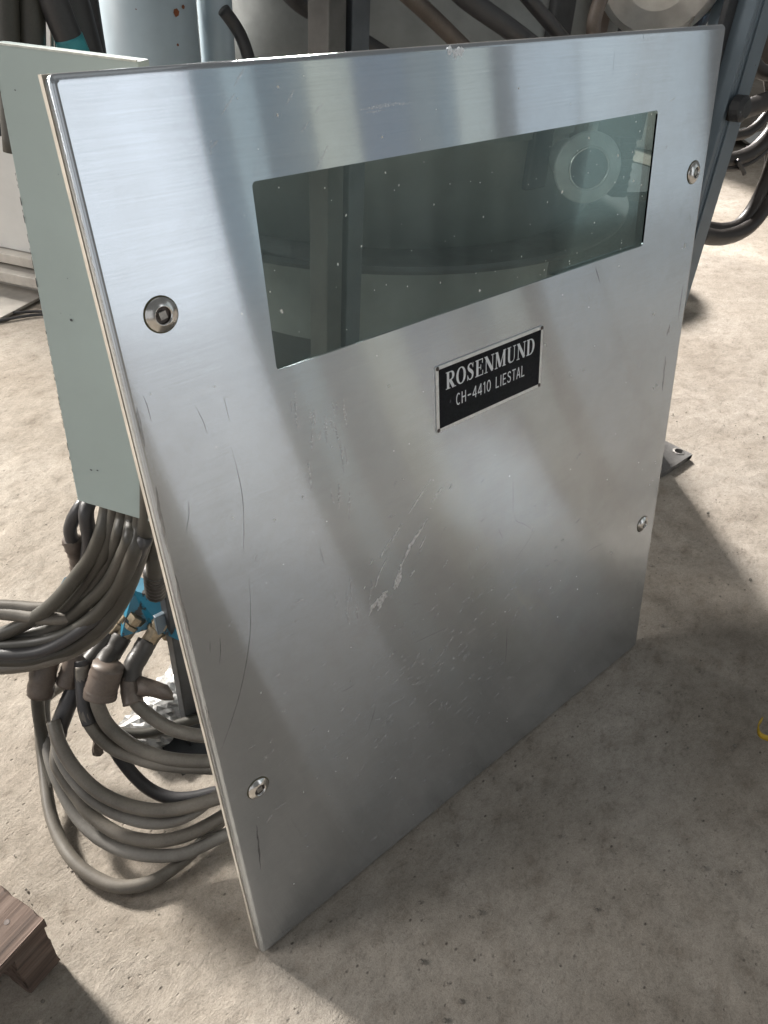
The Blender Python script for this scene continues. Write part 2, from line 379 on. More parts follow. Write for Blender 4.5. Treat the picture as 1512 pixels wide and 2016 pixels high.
# ================================================================== STAINLESS COVER PANEL
LEAN = 0.15892
W, H, U0 = .7455, .8703, .0042
panel = thing('cover_panel', 'brushed stainless steel cover panel with long window, leaning upright on the floor', 'cover panel', (0, 0, 0), (-LEAN, 0, 0))
def rrect(x0, x1, z0, z1, r, n=5):
    out = []
    for cx, cz, a0 in ((x1-r, z1-r, 0), (x0+r, z1-r, 90), (x0+r, z0+r, 180), (x1-r, z0+r, 270)):
        for k in range(n+1):
            a = R(a0+90*k/n); out.append((cx+r*math.cos(a), cz+r*math.sin(a)))
    return out
WIN = (.126, .6285, .6615, .798)
def sheet():
    bm = bmesh.new(); n = 6; rb = .0042; dep = .0066
    loops = []
    for k in range(8):
        a = R(90*k/7); ins = rb*(1-math.sin(a)); y = rb*(1-math.cos(a))
        loops.append((ins, y))
    loops.append((0, dep))
    rings = []
    for ins, y in loops:
        rings.append([bm.verts.new((x, y, z)) for x, z in rrect(U0+ins, W-ins, ins, H-ins, max(.0005, .006-ins), n)])
    for a, b in zip(rings, rings[1:]):
        m = len(a)
        for k in range(m): bm.faces.new((a[k], b[k], b[(k+1) % m], a[(k+1) % m])).smooth = True
    hole = [bm.verts.new((x, 0, z)) for x, z in rrect(*WIN, .0035, n)]
    back = [bm.verts.new((x, .0022, z)) for x, z in rrect(*WIN, .0035, n)]
    # front face with hole: one ngon split in four by bridging corners
    m = len(hole); q = n+1; o = rings[0]
    for s in range(4):
        i0, i1 = s*q, (s+1)*q
        A = [o[k % m] for k in range(i0, i1)] + [o[i1 % m]]
        B = [hole[k % m] for k in range(i0, i1)] + [hole[i1 % m]]
        for k in range(len(A)-1):
            bm.faces.new((A[k], A[k+1], B[k+1], B[k])).normal_update()
    for k in range(m): bm.faces.new((hole[k], back[k], back[(k+1) % m], hole[(k+1) % m]))
    uvl = bm.loops.layers.uv.new('UVMap')
    for f in bm.faces:
        for l in f.loops: l[uvl].uv = (l.vert.co.x, l.vert.co.z)
    me = bpy.data.meshes.new('face_sheet'); bmesh.ops.recalc_face_normals(bm, faces=bm.faces[:])
    f = max(bm.faces, key=lambda q: q.calc_area())
    if f.normal.y > 0: bmesh.ops.reverse_faces(bm, faces=bm.faces[:])
    bm.to_mesh(me); bm.free(); return link('face_sheet', me, M['steel'], panel)
sheet()
def ring_box(name, ins, wid, y0, y1, m):
    bm = bmesh.new()
    box(bm, U0+ins, U0+ins+wid, y0, y1, ins, H-ins)
    box(bm, W-ins-wid, W-ins, y0, y1, ins, H-ins)
    box(bm, U0+ins+wid, W-ins-wid, y0, y1, ins, ins+wid)
    box(bm, U0+ins+wid, W-ins-wid, y0, y1, H-ins-wid, H-ins)
    return obj(name, bm, m, panel)
ring_box('rubber_seal', .0022, .010, .0066, .0096, M['gasket'])
ring_box('back_frame', .0002, .022, .0096, .0150, M['frame'])
bm = bmesh.new(); box(bm, WIN[0]-.04, WIN[1]+.06, .0024, .0058, WIN[2]-.04, WIN[3]+.04)
obj('window_pane', bm, M['glass'], panel)

# locks
def lock(u, v, rot):
    e = Matrix.Translation((u, 0, v)) @ Matrix.Rotation(R(90), 4, 'X')      # local +Z -> panel -Y (outwards)
    bm = bmesh.new()
    lathe(bm, [(.0118, -.0002), (.0118, .0012), (.0113, .0016), (.0066, .0044), (.0061, .0044), (.0056, .0018)], 40, e, cap0=False, cap1=False)
    r = obj('lock', bm, M['turned'], panel, smooth=True)
    bm = bmesh.new(); lathe(bm, [(.0127, .0001), (.0127, .0004), (.0117, .0006)], 40, e, False, False); obj('seal_ring', bm, M['gasket'], r)
    bm = bmesh.new(); lathe(bm, [(.0058, .0012), (.0056, .0014)], 28, e, False, True); obj('socket_floor', bm, M['darksteel'], r)
    bm = bmesh.new(); box(bm, -.0028, .0028, -.0028, .0028, .0010, .0034, .0004, e @ Matrix.Rotation(R(rot), 4, 'Z')); obj('drive_square', bm, M['core'], r)
lock(.0412, .7265, 10); lock(.7175, .7265, 40); lock(.0402, .2520, 5); lock(.7110, .2528, 30)

# name plate
a, b_, c_, d_ = (0.2975, 0.6146), (0.4547, 0.6141), (0.4533, 0.5441), (0.2962, 0.5497)
nx0, nx1, nz0, nz1 = (a[0]+d_[0])/2, (b_[0]+c_[0])/2, (c_[1]+d_[1])/2, (a[1]+b_[1])/2
bm = bmesh.new(); box(bm, nx0, nx1, -.0012, -.0001, nz0, nz1, .0004)
npl = obj('name_plate', bm, M['rim'], panel)
e_ = .0036
bm = bmesh.new(); box(bm, nx0+e_, nx1-e_, -.00135, -.0010, nz0+e_, nz1-e_); obj('black_field', bm, M['plaque'], npl)
for x, z in ((nx0+.0022, nz0+.0022), (nx1-.0022, nz0+.0022), (nx0+.0022, nz1-.0022), (nx1-.0022, nz1-.0022)):
    bm = bmesh.new(); lathe(bm, [(.0021, 0), (.0019, .0007), (.0011, .0012)], 14, Matrix.Translation((x, -.0011, z)) @ Matrix.Rotation(R(90), 4, 'X'))
    obj('rivet', bm, M['darksteel'], npl, smooth=True)
# lettering, drawn as strokes of changing width in a unit box (cap height 1)
LAY = [0]
def stroke(bm, P, ws, org, sx, sz, curve=False, sub=6):
    P = [(float(x), float(z)) for x, z in P]
    if not isinstance(ws, (list, tuple)): ws = [ws]*len(P)
    if curve:
        C = catmull([(x, z, w_) for (x, z), w_ in zip(P, ws)], sub); P = [(c.x, c.y) for c in C]; ws = [c.z for c in C]
    LAY[0] += 1; y = -.00138 - .000004*(LAY[0] % 9)
    L, Rr = [], []
    for k in range(len(P)):
        dx = P[min(k+1, len(P)-1)][0]-P[max(k-1, 0)][0]; dz = P[min(k+1, len(P)-1)][1]-P[max(k-1, 0)][1]
        l = math.hypot(dx, dz) or 1; nx_, nz_ = -dz/l, dx/l; h = ws[k]/2
        L.append(bm.verts.new((org[0]+(P[k][0]+nx_*h)*sx, y, org[1]+(P[k][1]+nz_*h)*sz)))
        Rr.append(bm.verts.new((org[0]+(P[k][0]-nx_*h)*sx, y, org[1]+(P[k][1]-nz_*h)*sz)))
    for k in range(len(P)-1): bm.faces.new((L[k], L[k+1], Rr[k+1], Rr[k]))
def arc(cx, cz, rx, rz, a0, a1, n=14): return [(cx+rx*math.cos(R(a0+(a1-a0)*k/n)), cz+rz*math.sin(R(a0+(a1-a0)*k/n))) for k in range(n+1)]
TK, TN, SF = .19, .055, .05          # thick stem, thin stroke, serif
def serif(x, z, hw=.17): return ([(x-hw, z), (x+hw, z)], SF)
def warc(cx, cz, rx, rz, a0, a1, n=22):
    P = arc(cx, cz, rx, rz, a0, a1, n); ws = [TN+(TK-TN)*abs(math.cos(R(a0+(a1-a0)*k/n)))**1.4 for k in range(n+1)]; return P, ws
SER = {
 'R': (.80, [([(.2, 0), (.2, 1)], TK), serif(.2, .025, .19), ([(.03, .975), (.45, .975)], SF), ([(.25, .965), (.42, .965)], TN+.01), (*warc(.42, .74, .22, .232, 85, -85),), ([(.25, .505), (.44, .505)], TN), ([(.36, .5), (.66, .02)], .20), ([(.56, .025), (.86, .025)], SF)]),
 'O': (.84, [(*warc(.42, .5, .315, .475, 0, 360, 36),)]),
 'S': (.64, 'S'),
 'E': (.74, [([(.2, 0), (.2, 1)], TK), ([(.02, .97), (.66, .97)], TN), ([(.02, .03), (.68, .03)], TN), ([(.25, .51), (.50, .51)], TN), ([(.5, .36), (.5, .66)], .05), ([(.64, .73), (.655, 1)], .055), ([(.67, .29), (.685, 0)], .06)]),
 'N': (.86, [([(.16, 0), (.16, .98)], TN+.01), ([(.14, .97), (.74, .04)], .21), ([(.75, 0), (.75, 1)], TN+.01), serif(.16, .025, .14), ([(.0, .975), (.24, .975)], SF), serif(.75, .975, .14)]),
 'M': (1.06, [([(.15, 0), (.15, .98)], TN+.01), ([(.19, .97), (.52, .05)], .20), ([(.52, .02), (.84, .97)], TN+.01), ([(.88, 0), (.88, 1)], TK), serif(.15, .025, .13), serif(.88, .025, .17), ([(.02, .975), (.26, .975)], SF), ([(.80, .975), (1.04, .975)], SF)]),
 'U': (.84, [([(.19, .30), (.19, 1)], TK), ([(.19, .32), (.21, .17), (.30, .06), (.45, .03), (.60, .07), (.68, .18), (.70, .34)], [TK, TK*.95, .13, .07, TN, TN, TN+.01]), ([(.70, .30), (.70, 1)], TN+.01), serif(.19, .975, .18), serif(.70, .975, .14)]),
 'D': (.84, [([(.2, 0), (.2, 1)], TK), ([(.03, .97), (.40, .97)], TN), ([(.03, .03), (.40, .03)], TN), (*warc(.38, .5, .33, .468, 90, -90),)]),
}
def draw(bm, ch, org, sx, sz):
    st = SER[ch][1]
    if st == 'S':
        stroke(bm, [(.50, .80), (.42, .94), (.30, .965), (.16, .88), (.14, .74), (.25, .60), (.40, .48), (.50, .34), (.47, .14), (.32, .035), (.17, .08), (.09, .24)],
               [TN, TN, .07, .12, .155, .19, .20, .165, .12, .07, TN, TN], org, sx, sz, True)
        stroke(bm, [(.52, .70), (.535, .99)], .05, org, sx, sz); stroke(bm, [(.075, .32), (.06, .01)], .05, org, sx, sz)
    else:
        for P, ws in st: stroke(bm, P, ws, org, sx, sz)
p0, p1, pt = (0.3096, 0.5855), (0.4444, 0.5857), (0.436, 0.5995)
hh = .0172; x0 = nx0+.0125; x1 = nx1-.0130; z0 = nz0+.0412
tot = sum(SER[k][0] for k in 'ROSENMUND')+.08*8; sx = (x1-x0)/tot
bm = bmesh.new(); x = x0
for ch in 'ROSENMUND': draw(bm, ch, (x, z0), sx, hh); x += (SER[ch][0]+.08)*sx
obj('lettering', bm, M['letter'], npl, recalc=False)
tw = .115
SAN = {'C': (.62, [arc(.33, .5, .27, .46, 50, 310)]), 'H': (.66, [[(.08, 0), (.08, 1)], [(.58, 0), (.58, 1)], [(.08, .52), (.58, .52)]]), '-': (.62, [[(.08, .46), (.56, .46)]]),
 '4': (.62, [[(.48, 0), (.48, 1)], [(.48, .98), (.05, .30)], [(.02, .28), (.62, .28)]]), '1': (.42, [[(.28, 0), (.28, 1)], [(.10, .80), (.28, .98)]]), '0': (.60, [arc(.31, .5, .25, .46, 0, 360, 24)]),
 'L': (.54, [[(.08, 0), (.08, 1)], [(.08, .05), (.52, .05)]]), 'I': (.24, [[(.12, 0), (.12, 1)]]), 'E': (.58, [[(.08, 0), (.08, 1)], [(.08, .95), (.54, .95)], [(.08, .05), (.54, .05)], [(.08, .52), (.46, .52)]]),
 'S': (.58, [[(.50, .80), (.42, .92), (.28, .95), (.12, .86), (.11, .68), (.28, .54), (.44, .44), (.51, .28), (.43, .09), (.27, .05), (.12, .10), (.06, .24)]]),
 'T': (.58, [[(.30, 0), (.30, 1)], [(.02, .95), (.58, .95)]]), 'A': (.62, [[(.04, 0), (.31, 1)], [(.31, 1), (.58, 0)], [(.13, .33), (.49, .33)]]), ' ': (.45, [])}
txt = 'CH-4410 LIESTAL'; tot = sum(SAN[k][0]+.16 for k in txt)
x0 = nx0+.0265; x1 = nx1-.0265; sx = (x1-x0)/tot; bm = bmesh.new(); x = x0; z0 = nz0+.0205; hh = .0122
for ch in txt:
    for P in SAN[ch][1]: stroke(bm, P, tw, (x, z0), sx, hh, curve=(ch == 'S'))
    x += (SAN[ch][0]+.16)*sx
obj('lettering', bm, M['letter'], npl, recalc=False)

# wear on the steel: flat marks lying on the sheet
YM = [-.00025]
def mark(bm, P, wd, taper=True):
    YM[0] = -.00022 - (abs(YM[0])*1e6 % 40)*1e-6 - 2e-6
    n = len(P); L, Rr = [], []
    for k in range(n):
        dx = P[min(k+1, n-1)][0]-P[max(k-1, 0)][0]; dz = P[min(k+1, n-1)][1]-P[max(k-1, 0)][1]; l = math.hypot(dx, dz) or 1
        h = wd/2*(max(.15, math.sin(math.pi*(k+.35)/(n-.3))) if taper else 1)*random.uniform(.7, 1.25)
        L.append(bm.verts.new((P[k][0]-dz/l*h, YM[0], P[k][1]+dx/l*h))); Rr.append(bm.verts.new((P[k][0]+dz/l*h, YM[0], P[k][1]-dx/l*h)))
    for k in range(n-1): bm.faces.new((L[k], L[k+1], Rr[k+1], Rr[k]))
def marks(name, lst, m):
    bm = bmesh.new()
    for P, wd in lst:
        Q = catmull([(p[0], p[1], 0) for p in P], 5) if len(P) > 2 else [Vector((P[0][0]+(P[1][0]-P[0][0])*k/5, P[0][1]+(P[1][1]-P[0][1])*k/5, 0)) for k in range(6)]
        Q = [(q.x+random.gauss(0, wd*.12), q.y+random.gauss(0, wd*.12)) for q in Q]
        mark(bm, Q, wd)
    return stuff(obj(name, bm, m, panel, recalc=False))
SCR = [
 ([(0.0758, 0.6142), (0.0776, 0.5912), (0.0778, 0.5656), (0.0735, 0.5359), (0.0689, 0.5154)], .0009), ([(0.0716, 0.4957), (0.0678, 0.4652), (0.062, 0.4345), (0.0507, 0.4001), (0.0355, 0.3668), (0.0197, 0.3396), (0.0082, 0.3219)], .0011),
 ([(0.034, 0.4486), (0.0321, 0.4356), (0.0284, 0.4218)], .0010), ([(0.0245, 0.4505), (0.0226, 0.4387)], .0007), ([(0.0302, 0.2037), (0.0276, 0.1736), (0.0241, 0.1372)], .0032),
 ([(0.032, 0.5853), (0.0306, 0.5746), (0.0246, 0.5589)], .0008), ([(0.0159, 0.6763), (0.0173, 0.6675), (0.0175, 0.6551)], .0009), ([(0.0531, 0.6557), (0.0567, 0.6423), (0.058, 0.6314)], .0007), ([(0.0768, 0.656), (0.0782, 0.6348)], .0005),
 ([(0.4148, 0.4512), (0.4159, 0.4264), (0.4171, 0.4008)], .0007), ([(0.4189, 0.4), (0.424, 0.388), (0.4384, 0.3772), (0.4533, 0.3631)], .0006), ([(0.4593, 0.3589), (0.4385, 0.3424), (0.4221, 0.3319)], .0006),
 ([(0.6136, 0.2652), (0.592, 0.269), (0.5748, 0.2691)], .0008), ([(0.4132, 0.2309), (0.4133, 0.2013), (0.4123, 0.176)], .0012), ([(0.3067, 0.2981), (0.2784, 0.3024), (0.2512, 0.3073)], .0007),
 ([(0.5395, 0.6564), (0.5444, 0.6474), (0.5518, 0.6348)], .0014), ([(0.5865, 0.7482), (0.5889, 0.7306)], .0006), ([(0.5416, 0.8552), (0.5417, 0.8344)], .0005), ([(0.7224, 0.681), (0.7269, 0.6688)], .0008), ([(0.7003, 0.693), (0.703, 0.6785)], .0006),
 ([(0.1708, 0.3035), (0.1604, 0.3027), (0.1517, 0.3044)], .0009), ([(0.1949, 0.2534), (0.1814, 0.2243)], .0010), ([(0.391, 0.3935), (0.4004, 0.3752)], .0005), ([(0.5849, 0.8699), (0.5893, 0.8614)], .0006)]
marks('scratch', [(P, w_*.62) for P, w_ in SCR], M['scratch'])
marks('pale_scuff', [(P, w_*1.35) for P, w_ in [
 ([(0.2876, 0.4997), (0.2716, 0.4861), (0.2556, 0.4731)], .0013), ([(0.3052, 0.4849), (0.2956, 0.4782), (0.2881, 0.4724)], .0014), ([(0.3178, 0.4815), (0.3132, 0.4768)], .0014),
 ([(0.2825, 0.4568), (0.2668, 0.4437), (0.2534, 0.4322), (0.2387, 0.41)], .0028), ([(0.247, 0.4663), (0.2384, 0.4595), (0.2317, 0.4513)], .0018), ([(0.2266, 0.4368), (0.2157, 0.4257), (0.2063, 0.4093)], .0016),
 ([(0.2781, 0.4359), (0.2735, 0.4306), (0.2689, 0.4253)], .0016), ([(0.2425, 0.4144), (0.2369, 0.4032), (0.2326, 0.3925)], .0058), ([(0.2216, 0.3959), (0.2143, 0.3908), (0.2086, 0.3796)], .0065), ([(0.2097, 0.3934), (0.2025, 0.3883), (0.1949, 0.3796)], .0038), ([(0.2605, 0.4025), (0.2544, 0.3972)], .0020),
 ([(0.2071, 0.4435), (0.2021, 0.4388)], .0013), ([(0.2314, 0.4557), (0.2206, 0.4459), (0.2153, 0.4382)], .0014), ([(0.3252, 0.8657), (0.318, 0.8674)], .004), ([(0.3264, 0.8663), (0.3275, 0.8601)], .004), ([(0.3281, 0.8666), (0.3361, 0.8642)], .004), ([(0.3213, 0.8663), (0.319, 0.8626)], .003), ([(0.3315, 0.8661), (0.3338, 0.8612)], .003)]], M['scuffs'])
lst = [([(0.2248, 0.8332), (0.2421, 0.8337), (0.26, 0.8339), (0.2811, 0.8338)], .0022), ([(0.2319, 0.8309), (0.2521, 0.8311)], .0012)]
for k in range(240):
    px_, pz_ = random.gauss(.30, .13), random.gauss(.26, .085)
    if not (.03 < px_ < .70 and .03 < pz_ < .60): continue
    a = R(random.gauss(16, 14)); l = random.uniform(.004, .014)
    lst.append(([(px_, pz_), (px_+l*math.cos(a), pz_+l*math.sin(a))], random.uniform(.0008, .0026)))
for k in range(26):   # runs below the window's left corner
    u, v = random.gauss(.165, .016), random.uniform(.40, .645)
    lst.append(([(u, v), (u+random.gauss(0, .002), v-random.uniform(.01, .035))], random.uniform(.0012, .0034)))
for k in range(7):
    u, v = random.gauss(.155, .03), random.gauss(.83, .018); a = R(random.uniform(20, 60)); l = random.uniform(.006, .02)
    lst.append(([(u, v), (u+l*math.cos(a), v+l*math.sin(a))], random.uniform(.001, .0035)))
for k in range(40):
    u, v = random.uniform(.05, .72), random.uniform(.05, .82); a = R(random.uniform(0, 90)); l = random.uniform(.003, .012)
    if WIN[0] < u < WIN[1] and WIN[2]-.01 < v < WIN[3]: continue
    lst.append(([(u, v), (u+l*math.cos(a), v+l*math.sin(a))], random.uniform(.0006, .0016)))
marks('light_scuff', lst, M['scuff'])
lst = [([(0.009, 0.606), (0.0076, 0.5759), (0.0074, 0.5484)], .006), ([(0.0088, 0.5285), (0.0079, 0.4885), (0.0075, 0.451)], .006), ([(0.0095, 0.6701), (0.0087, 0.6392)], .004), ([(0.0073, 0.3869), (0.0069, 0.3429)], .006),
       ([(0.7112, 0.5088), (0.7159, 0.4583)], .008), ([(0.7306, 0.5957), (0.7306, 0.5506)], .004), ([(0.7109, 0.549), (0.7084, 0.5351)], .010), ([(0.0052, 0.1994), (0.0053, 0.1832)], .006), ([(0.0002, 0.155), (0.0002, 0.0838)], .005)]
marks('grime_stain', [(P, w_*.6) for P, w_ in lst], M['stain'])
def flecks(name, n, area, y, smin, smax, m, skip=None):
    bm = bmesh.new()
    for k in range(n):
        u, v = random.uniform(area[0], area[1]), random.uniform(area[2], area[3])
        if skip and skip[0] < u < skip[1] and skip[2] < v < skip[3]: continue
        s = random.uniform(smin, smax)*random.choice((.5, .5, .7, .8, 1, 1.6)); c0 = []
        n_ = 7; st = random.uniform(.8, 1.8); an = random.uniform(-.4, .4)
        for q in range(n_):
            a = 2*math.pi*q/n_; r_ = s*random.uniform(.6, 1.2); x_, z_ = r_*math.cos(a), r_*math.sin(a)*st
            c0.append(bm.verts.new((u+x_+z_*an, y, v+z_)))
        top = bm.verts.new((u, y-s*.3, v))
        for q in range(n_): bm.faces.new((c0[q], c0[(q+1) % n_], top))
    return stuff(obj(name, bm, m, panel, recalc=False))
flecks('paint_fleck', 120, (.02, .73, .03, .86), -.0002, .0004, .0011, M['speck'], (WIN[0]-.004, WIN[1]+.004, WIN[2]-.004, WIN[3]+.004))
flecks('glass_fleck', 80, (WIN[0]+.003, WIN[1]-.003, WIN[2]+.003, WIN[3]-.003), .0023, .0003, .0010, M['speck'])

# ================================================================== GREY-GREEN JUNCTION BOX
PH = R(118); d = Vector((math.cos(PH), math.sin(PH), 0)); nn = Vector((-d.y, d.x, 0))   # nn points to the camera side
if nn.y > 0: nn = -nn
BX = .112; TILT = .020
jb = thing('equipment_plate', 'grey green painted steel equipment plate with chipped edges behind the steel panel', 'steel plate', (.072, .164, 0))
ZB = .475
Mb = Matrix(((d.x, -nn.x, 0, 0), (d.y, -nn.y, 0, 0), (0, 0, 1, ZB), (0, 0, 0, 1)))   # local x along d, y inward, z up
hb = .383
bm = bmesh.new(); box(bm, 0, BX, 0, .012, 0, hb, .0006)
for v in bm.verts: 
    v.co.x += TILT*(1-v.co.z/hb) if v.co.x > BX*.5 else -.036*(1-v.co.z/hb)
    v.co = Mb @ v.co
obj('body', bm, M['box'], jb)
bm = bmesh.new()
for k in range(38):   # paint broken away along the outer edge
    t = random.betavariate(1.4, 1.2); z = hb*(1-t); x = BX + TILT*(1-z/hb)
    l = random.uniform(.002, .008); w_ = random.uniform(.0002, .0009)
    P = [(x-w_*random.uniform(.4, 1.3), z+l/2*random.uniform(-.3, .3)), (x-.0008, z+l/2), (x-.0002, z+l*.4), (x-.0002, z-l*.4), (x-.0008, z-l/2)]
    bm.faces.new([bm.verts.new(Mb @ Vector((p[0], -.0003-.00001*k, p[1]))) for p in P])
stuff(obj('paint_chip', bm, M['chipmat'], jb, recalc=False))
bm = bmesh.new(); box(bm, .001, BX-.001, -.0006, .0014, hb-.0006, hb+.0006, 0, Mb); obj('worn_top_edge', bm, M['edgelight'], jb)
bm = bmesh.new()
for k in range(20):
    x, z = random.uniform(.01, BX-.004), random.betavariate(1, 1.4)*(hb-.03)+.02; s = random.choice((.0003, .0004, .0005, .0009, .0013)); an = random.uniform(0, 6)
    bm.faces.new([bm.verts.new(Mb @ Vector((x+s*2.0*math.cos(an+q)*random.uniform(.3, 1), -.0004-.00001*k, z+s*math.sin(an+q)))) for q in (0, 1.4, 2.7, 4.0, 5.2)])
stuff(obj('paint_nick', bm, M['chipmat'], jb, recalc=False))
# post that carries the plate
bm = bmesh.new(); c0 = Vector((0.0922, 0.2978, 0.17)) - Vector((.072, .164, 0)); box(bm, c0.x-.009, c0.x+.009, c0.y-.009, c0.y+.009, 0, .60, .0015); obj('stand_post', bm, M['dark'], jb)
bm = bmesh.new(); box(bm, c0.x-.04, c0.x+.04, c0.y-.04, c0.y+.04, 0, .006, .001); obj('stand_foot', bm, M['dark'], jb)
bm = bmesh.new(); box(bm, .004, .024, .0125, abs(c0.length) , .005, .022, .001, Mb); obj('standoff', bm, M['box'], jb)

# ================================================================== CABLES FROM THE BOX
cab = 'grey rubber cables sagging from behind the plate'
def cable(P, r, m, label, group, name='cable', n=12, **kw):
    return tag(tube_obj(name, P, r, M[m], None, n=n, **kw), label, 'cable', group)
CR_ = .0081
cable([(0.0451, 0.2537, 0.545), (0.0418, 0.269, 0.495), (0.0373, 0.2791, 0.457), (0.0238, 0.2757, 0.43), (0.0133, 0.2904, 0.395), (0.0022, 0.3033, 0.37), (-0.0244, 0.3265, 0.325), (-0.0485, 0.353, 0.29), (-0.0698, 0.3734, 0.27), (-0.0981, 0.4, 0.25), (-0.1359, 0.4292, 0.24)], CR_, 'rub_b', 'outermost upper cable sweeping left from the left corner of the grey green plate', cab)
cable([(0.0466, 0.2419, 0.545), (0.0436, 0.2571, 0.495), (0.0394, 0.2671, 0.457), (0.0312, 0.2699, 0.43), (0.0232, 0.2803, 0.4), (0.0127, 0.3066, 0.355), (-0.0086, 0.3268, 0.315), (-0.029, 0.3507, 0.28), (-0.0532, 0.37, 0.255), (-0.0811, 0.3937, 0.235), (-0.1164, 0.4156, 0.225)], CR_*.95, 'rub_b', 'second cable below the grey green plate, with frayed pale insulation halfway', cab)
cable([(0.0492, 0.2326, 0.545), (0.0466, 0.2475, 0.495), (0.0426, 0.2574, 0.457), (0.0332, 0.253, 0.44), (0.0301, 0.2749, 0.4), (0.0176, 0.2975, 0.355), (-0.0034, 0.3209, 0.31), (-0.0245, 0.3471, 0.275), (-0.0506, 0.3747, 0.245), (-0.0821, 0.3979, 0.225), (-0.1171, 0.4214, 0.215)], CR_*.92, 'rub_b', 'third cable below the grey green plate, tucked between brighter neighbours', cab)
cable([(0.0537, 0.223, 0.545), (0.0514, 0.2377, 0.495), (0.0477, 0.2473, 0.457), (0.0355, 0.2337, 0.445), (0.0311, 0.245, 0.42), (0.0205, 0.2803, 0.36), (-0.0013, 0.3118, 0.315), (-0.0252, 0.3375, 0.28), (-0.0509, 0.3641, 0.26), (-0.0772, 0.3943, 0.25), (-0.1064, 0.429, 0.245)], CR_, 'rub_b', 'thick glossy cable curving left across the middle of the upper bundle', cab)
cable([(0.054, 0.2105, 0.545), (0.052, 0.225, 0.495), (0.0485, 0.2346, 0.457), (0.0339, 0.2282, 0.43), (0.0251, 0.2676, 0.36), (0.0058, 0.2921, 0.315), (-0.021, 0.319, 0.28), (-0.0489, 0.3474, 0.26), (-0.0827, 0.3795, 0.25), (-0.1119, 0.4169, 0.24)], CR_*.95, 'rub_b', 'cable just under the thick glossy one in the upper bundle', cab)
cable([(0.0543, 0.2002, 0.545), (0.0526, 0.2146, 0.495), (0.0494, 0.224, 0.457), (0.0412, 0.2461, 0.4), (0.0282, 0.2753, 0.335), (0.0059, 0.2971, 0.29), (-0.0203, 0.3212, 0.255), (-0.0468, 0.342, 0.24), (-0.071, 0.3594, 0.235), (-0.114, 0.402, 0.23)], CR_*1.1, 'rub_b', 'lowest dark cable at the underside of the upper bundle', cab)
cable([(0.0605, 0.2128, 0.53), (0.0556, 0.2206, 0.49), (0.0498, 0.2323, 0.445), (0.0401, 0.2659, 0.365), (0.0258, 0.2969, 0.3), (0.0002, 0.3147, 0.26), (-0.0339, 0.3316, 0.24), (-0.0729, 0.3604, 0.225), (-0.1229, 0.4006, 0.22)], CR_*1.1, 'rub_a', 'grey cable at the bottom of the upper bundle leaving the frame at left', cab)
cable([(0.0442, 0.2193, 0.45), (0.0351, 0.2667, 0.36), (0.0182, 0.2877, 0.32), (-0.012, 0.3046, 0.29), (-0.0426, 0.3281, 0.262), (-0.0704, 0.3518, 0.25), (-0.1172, 0.3974, 0.245)], CR_*.85, 'rub_c', 'thin black cable between the lower cables of the upper bundle', cab)
cable([(0.0102, 0.3353, 0.3), (-0.0172, 0.3407, 0.3), (-0.0392, 0.3573, 0.3), (-0.0556, 0.3736, 0.3), (-0.0975, 0.4113, 0.3)], CR_*.9, 'rub_a', 'pale cable running flat to the left edge above the bundle', cab)
cable([(0.0051, 0.3199, 0.295), (-0.0229, 0.3302, 0.295), (-0.0441, 0.3483, 0.295), (-0.0595, 0.3667, 0.295), (-0.0996, 0.4091, 0.295)], CR_*.95, 'rub_a', 'pale cable running flat to the left edge, lower of the pair', cab)
# two short cables behind, into sleeves
t_ = thing('cable', 'short cable dropping from the left corner of the plate into a ragged sleeve', 'cable', (0, 0, 0), group=cab)
tube_obj('core', [(0.049, 0.3155, 0.475), (0.0333, 0.3153, 0.45), (0.0198, 0.3093, 0.445), (0.0108, 0.3118, 0.432), (0.0066, 0.3174, 0.415), (0.0078, 0.3228, 0.39)], CR_*.85, M['rub_c'], t_)
tube_obj('sleeve', [(0.0075, 0.3238, 0.4), (0.0079, 0.3219, 0.387), (0.0106, 0.3275, 0.365), (0.011, 0.3333, 0.345)], lambda t: .0100+.0006*math.sin(9*t), M['sleeve'], t_, wob=.08)
cable([(0.0526, 0.3127, 0.475), (0.0358, 0.3105, 0.455), (0.0212, 0.2975, 0.447), (0.0181, 0.2956, 0.43), (0.0178, 0.2985, 0.41), (0.0158, 0.3081, 0.385), (0.0127, 0.3114, 0.37)], CR_*.95, 'rub_c', 'short dark cable behind the bundle, right of the ragged sleeve', cab)
bm = bmesh.new(); box(bm, -.012, .012, -.003, .003, -.012, .012, .001)
o = obj('cable_tag', bm, M['blue']); o.location = (-0.0007, 0.34, 0.33); o.rotation_euler = (.5, .3, .4); tag(o, 'small blue tag peeping out behind the upper cable bundle', 'tag')

# ================================================================== CONNECTOR BLOCK ON ITS STAND
cb_ = thing('connector_block', 'blue flaking connector block on a thin stand beside the leaning panel', 'connector block', (.0, .0, .0))
q = [Vector(v) for v in [(0.0597, 0.3628, 0.252), (0.0702, 0.3493, 0.268), (0.0831, 0.3254, 0.268), (0.1041, 0.3007, 0.262), (0.087, 0.2761, 0.228), (0.0797, 0.2948, 0.228), (0.0702, 0.3179, 0.226), (0.0363, 0.328, 0.226)]]
bm = bmesh.new(); f = bm.faces.new([bm.verts.new(v) for v in q])
ex = bmesh.ops.extrude_face_region(bm, geom=[f])['geom']
for v in [e for e in ex if isinstance(e, bmesh.types.BMVert)]: v.co += Vector((.010, .022, .004))
obj('plate', bm, M['blue'], cb_)
_b = bmesh.new(); box(_b, (0.0908, 0.2922, 0.245)[0]-.02, (0.0908, 0.2922, 0.245)[0]+.012, (0.0908, 0.2922, 0.245)[1]+.006, (0.0908, 0.2922, 0.245)[1]+.012, .23, .26, .001)
obj('bracket', _b, M['legpaint'], cb_)
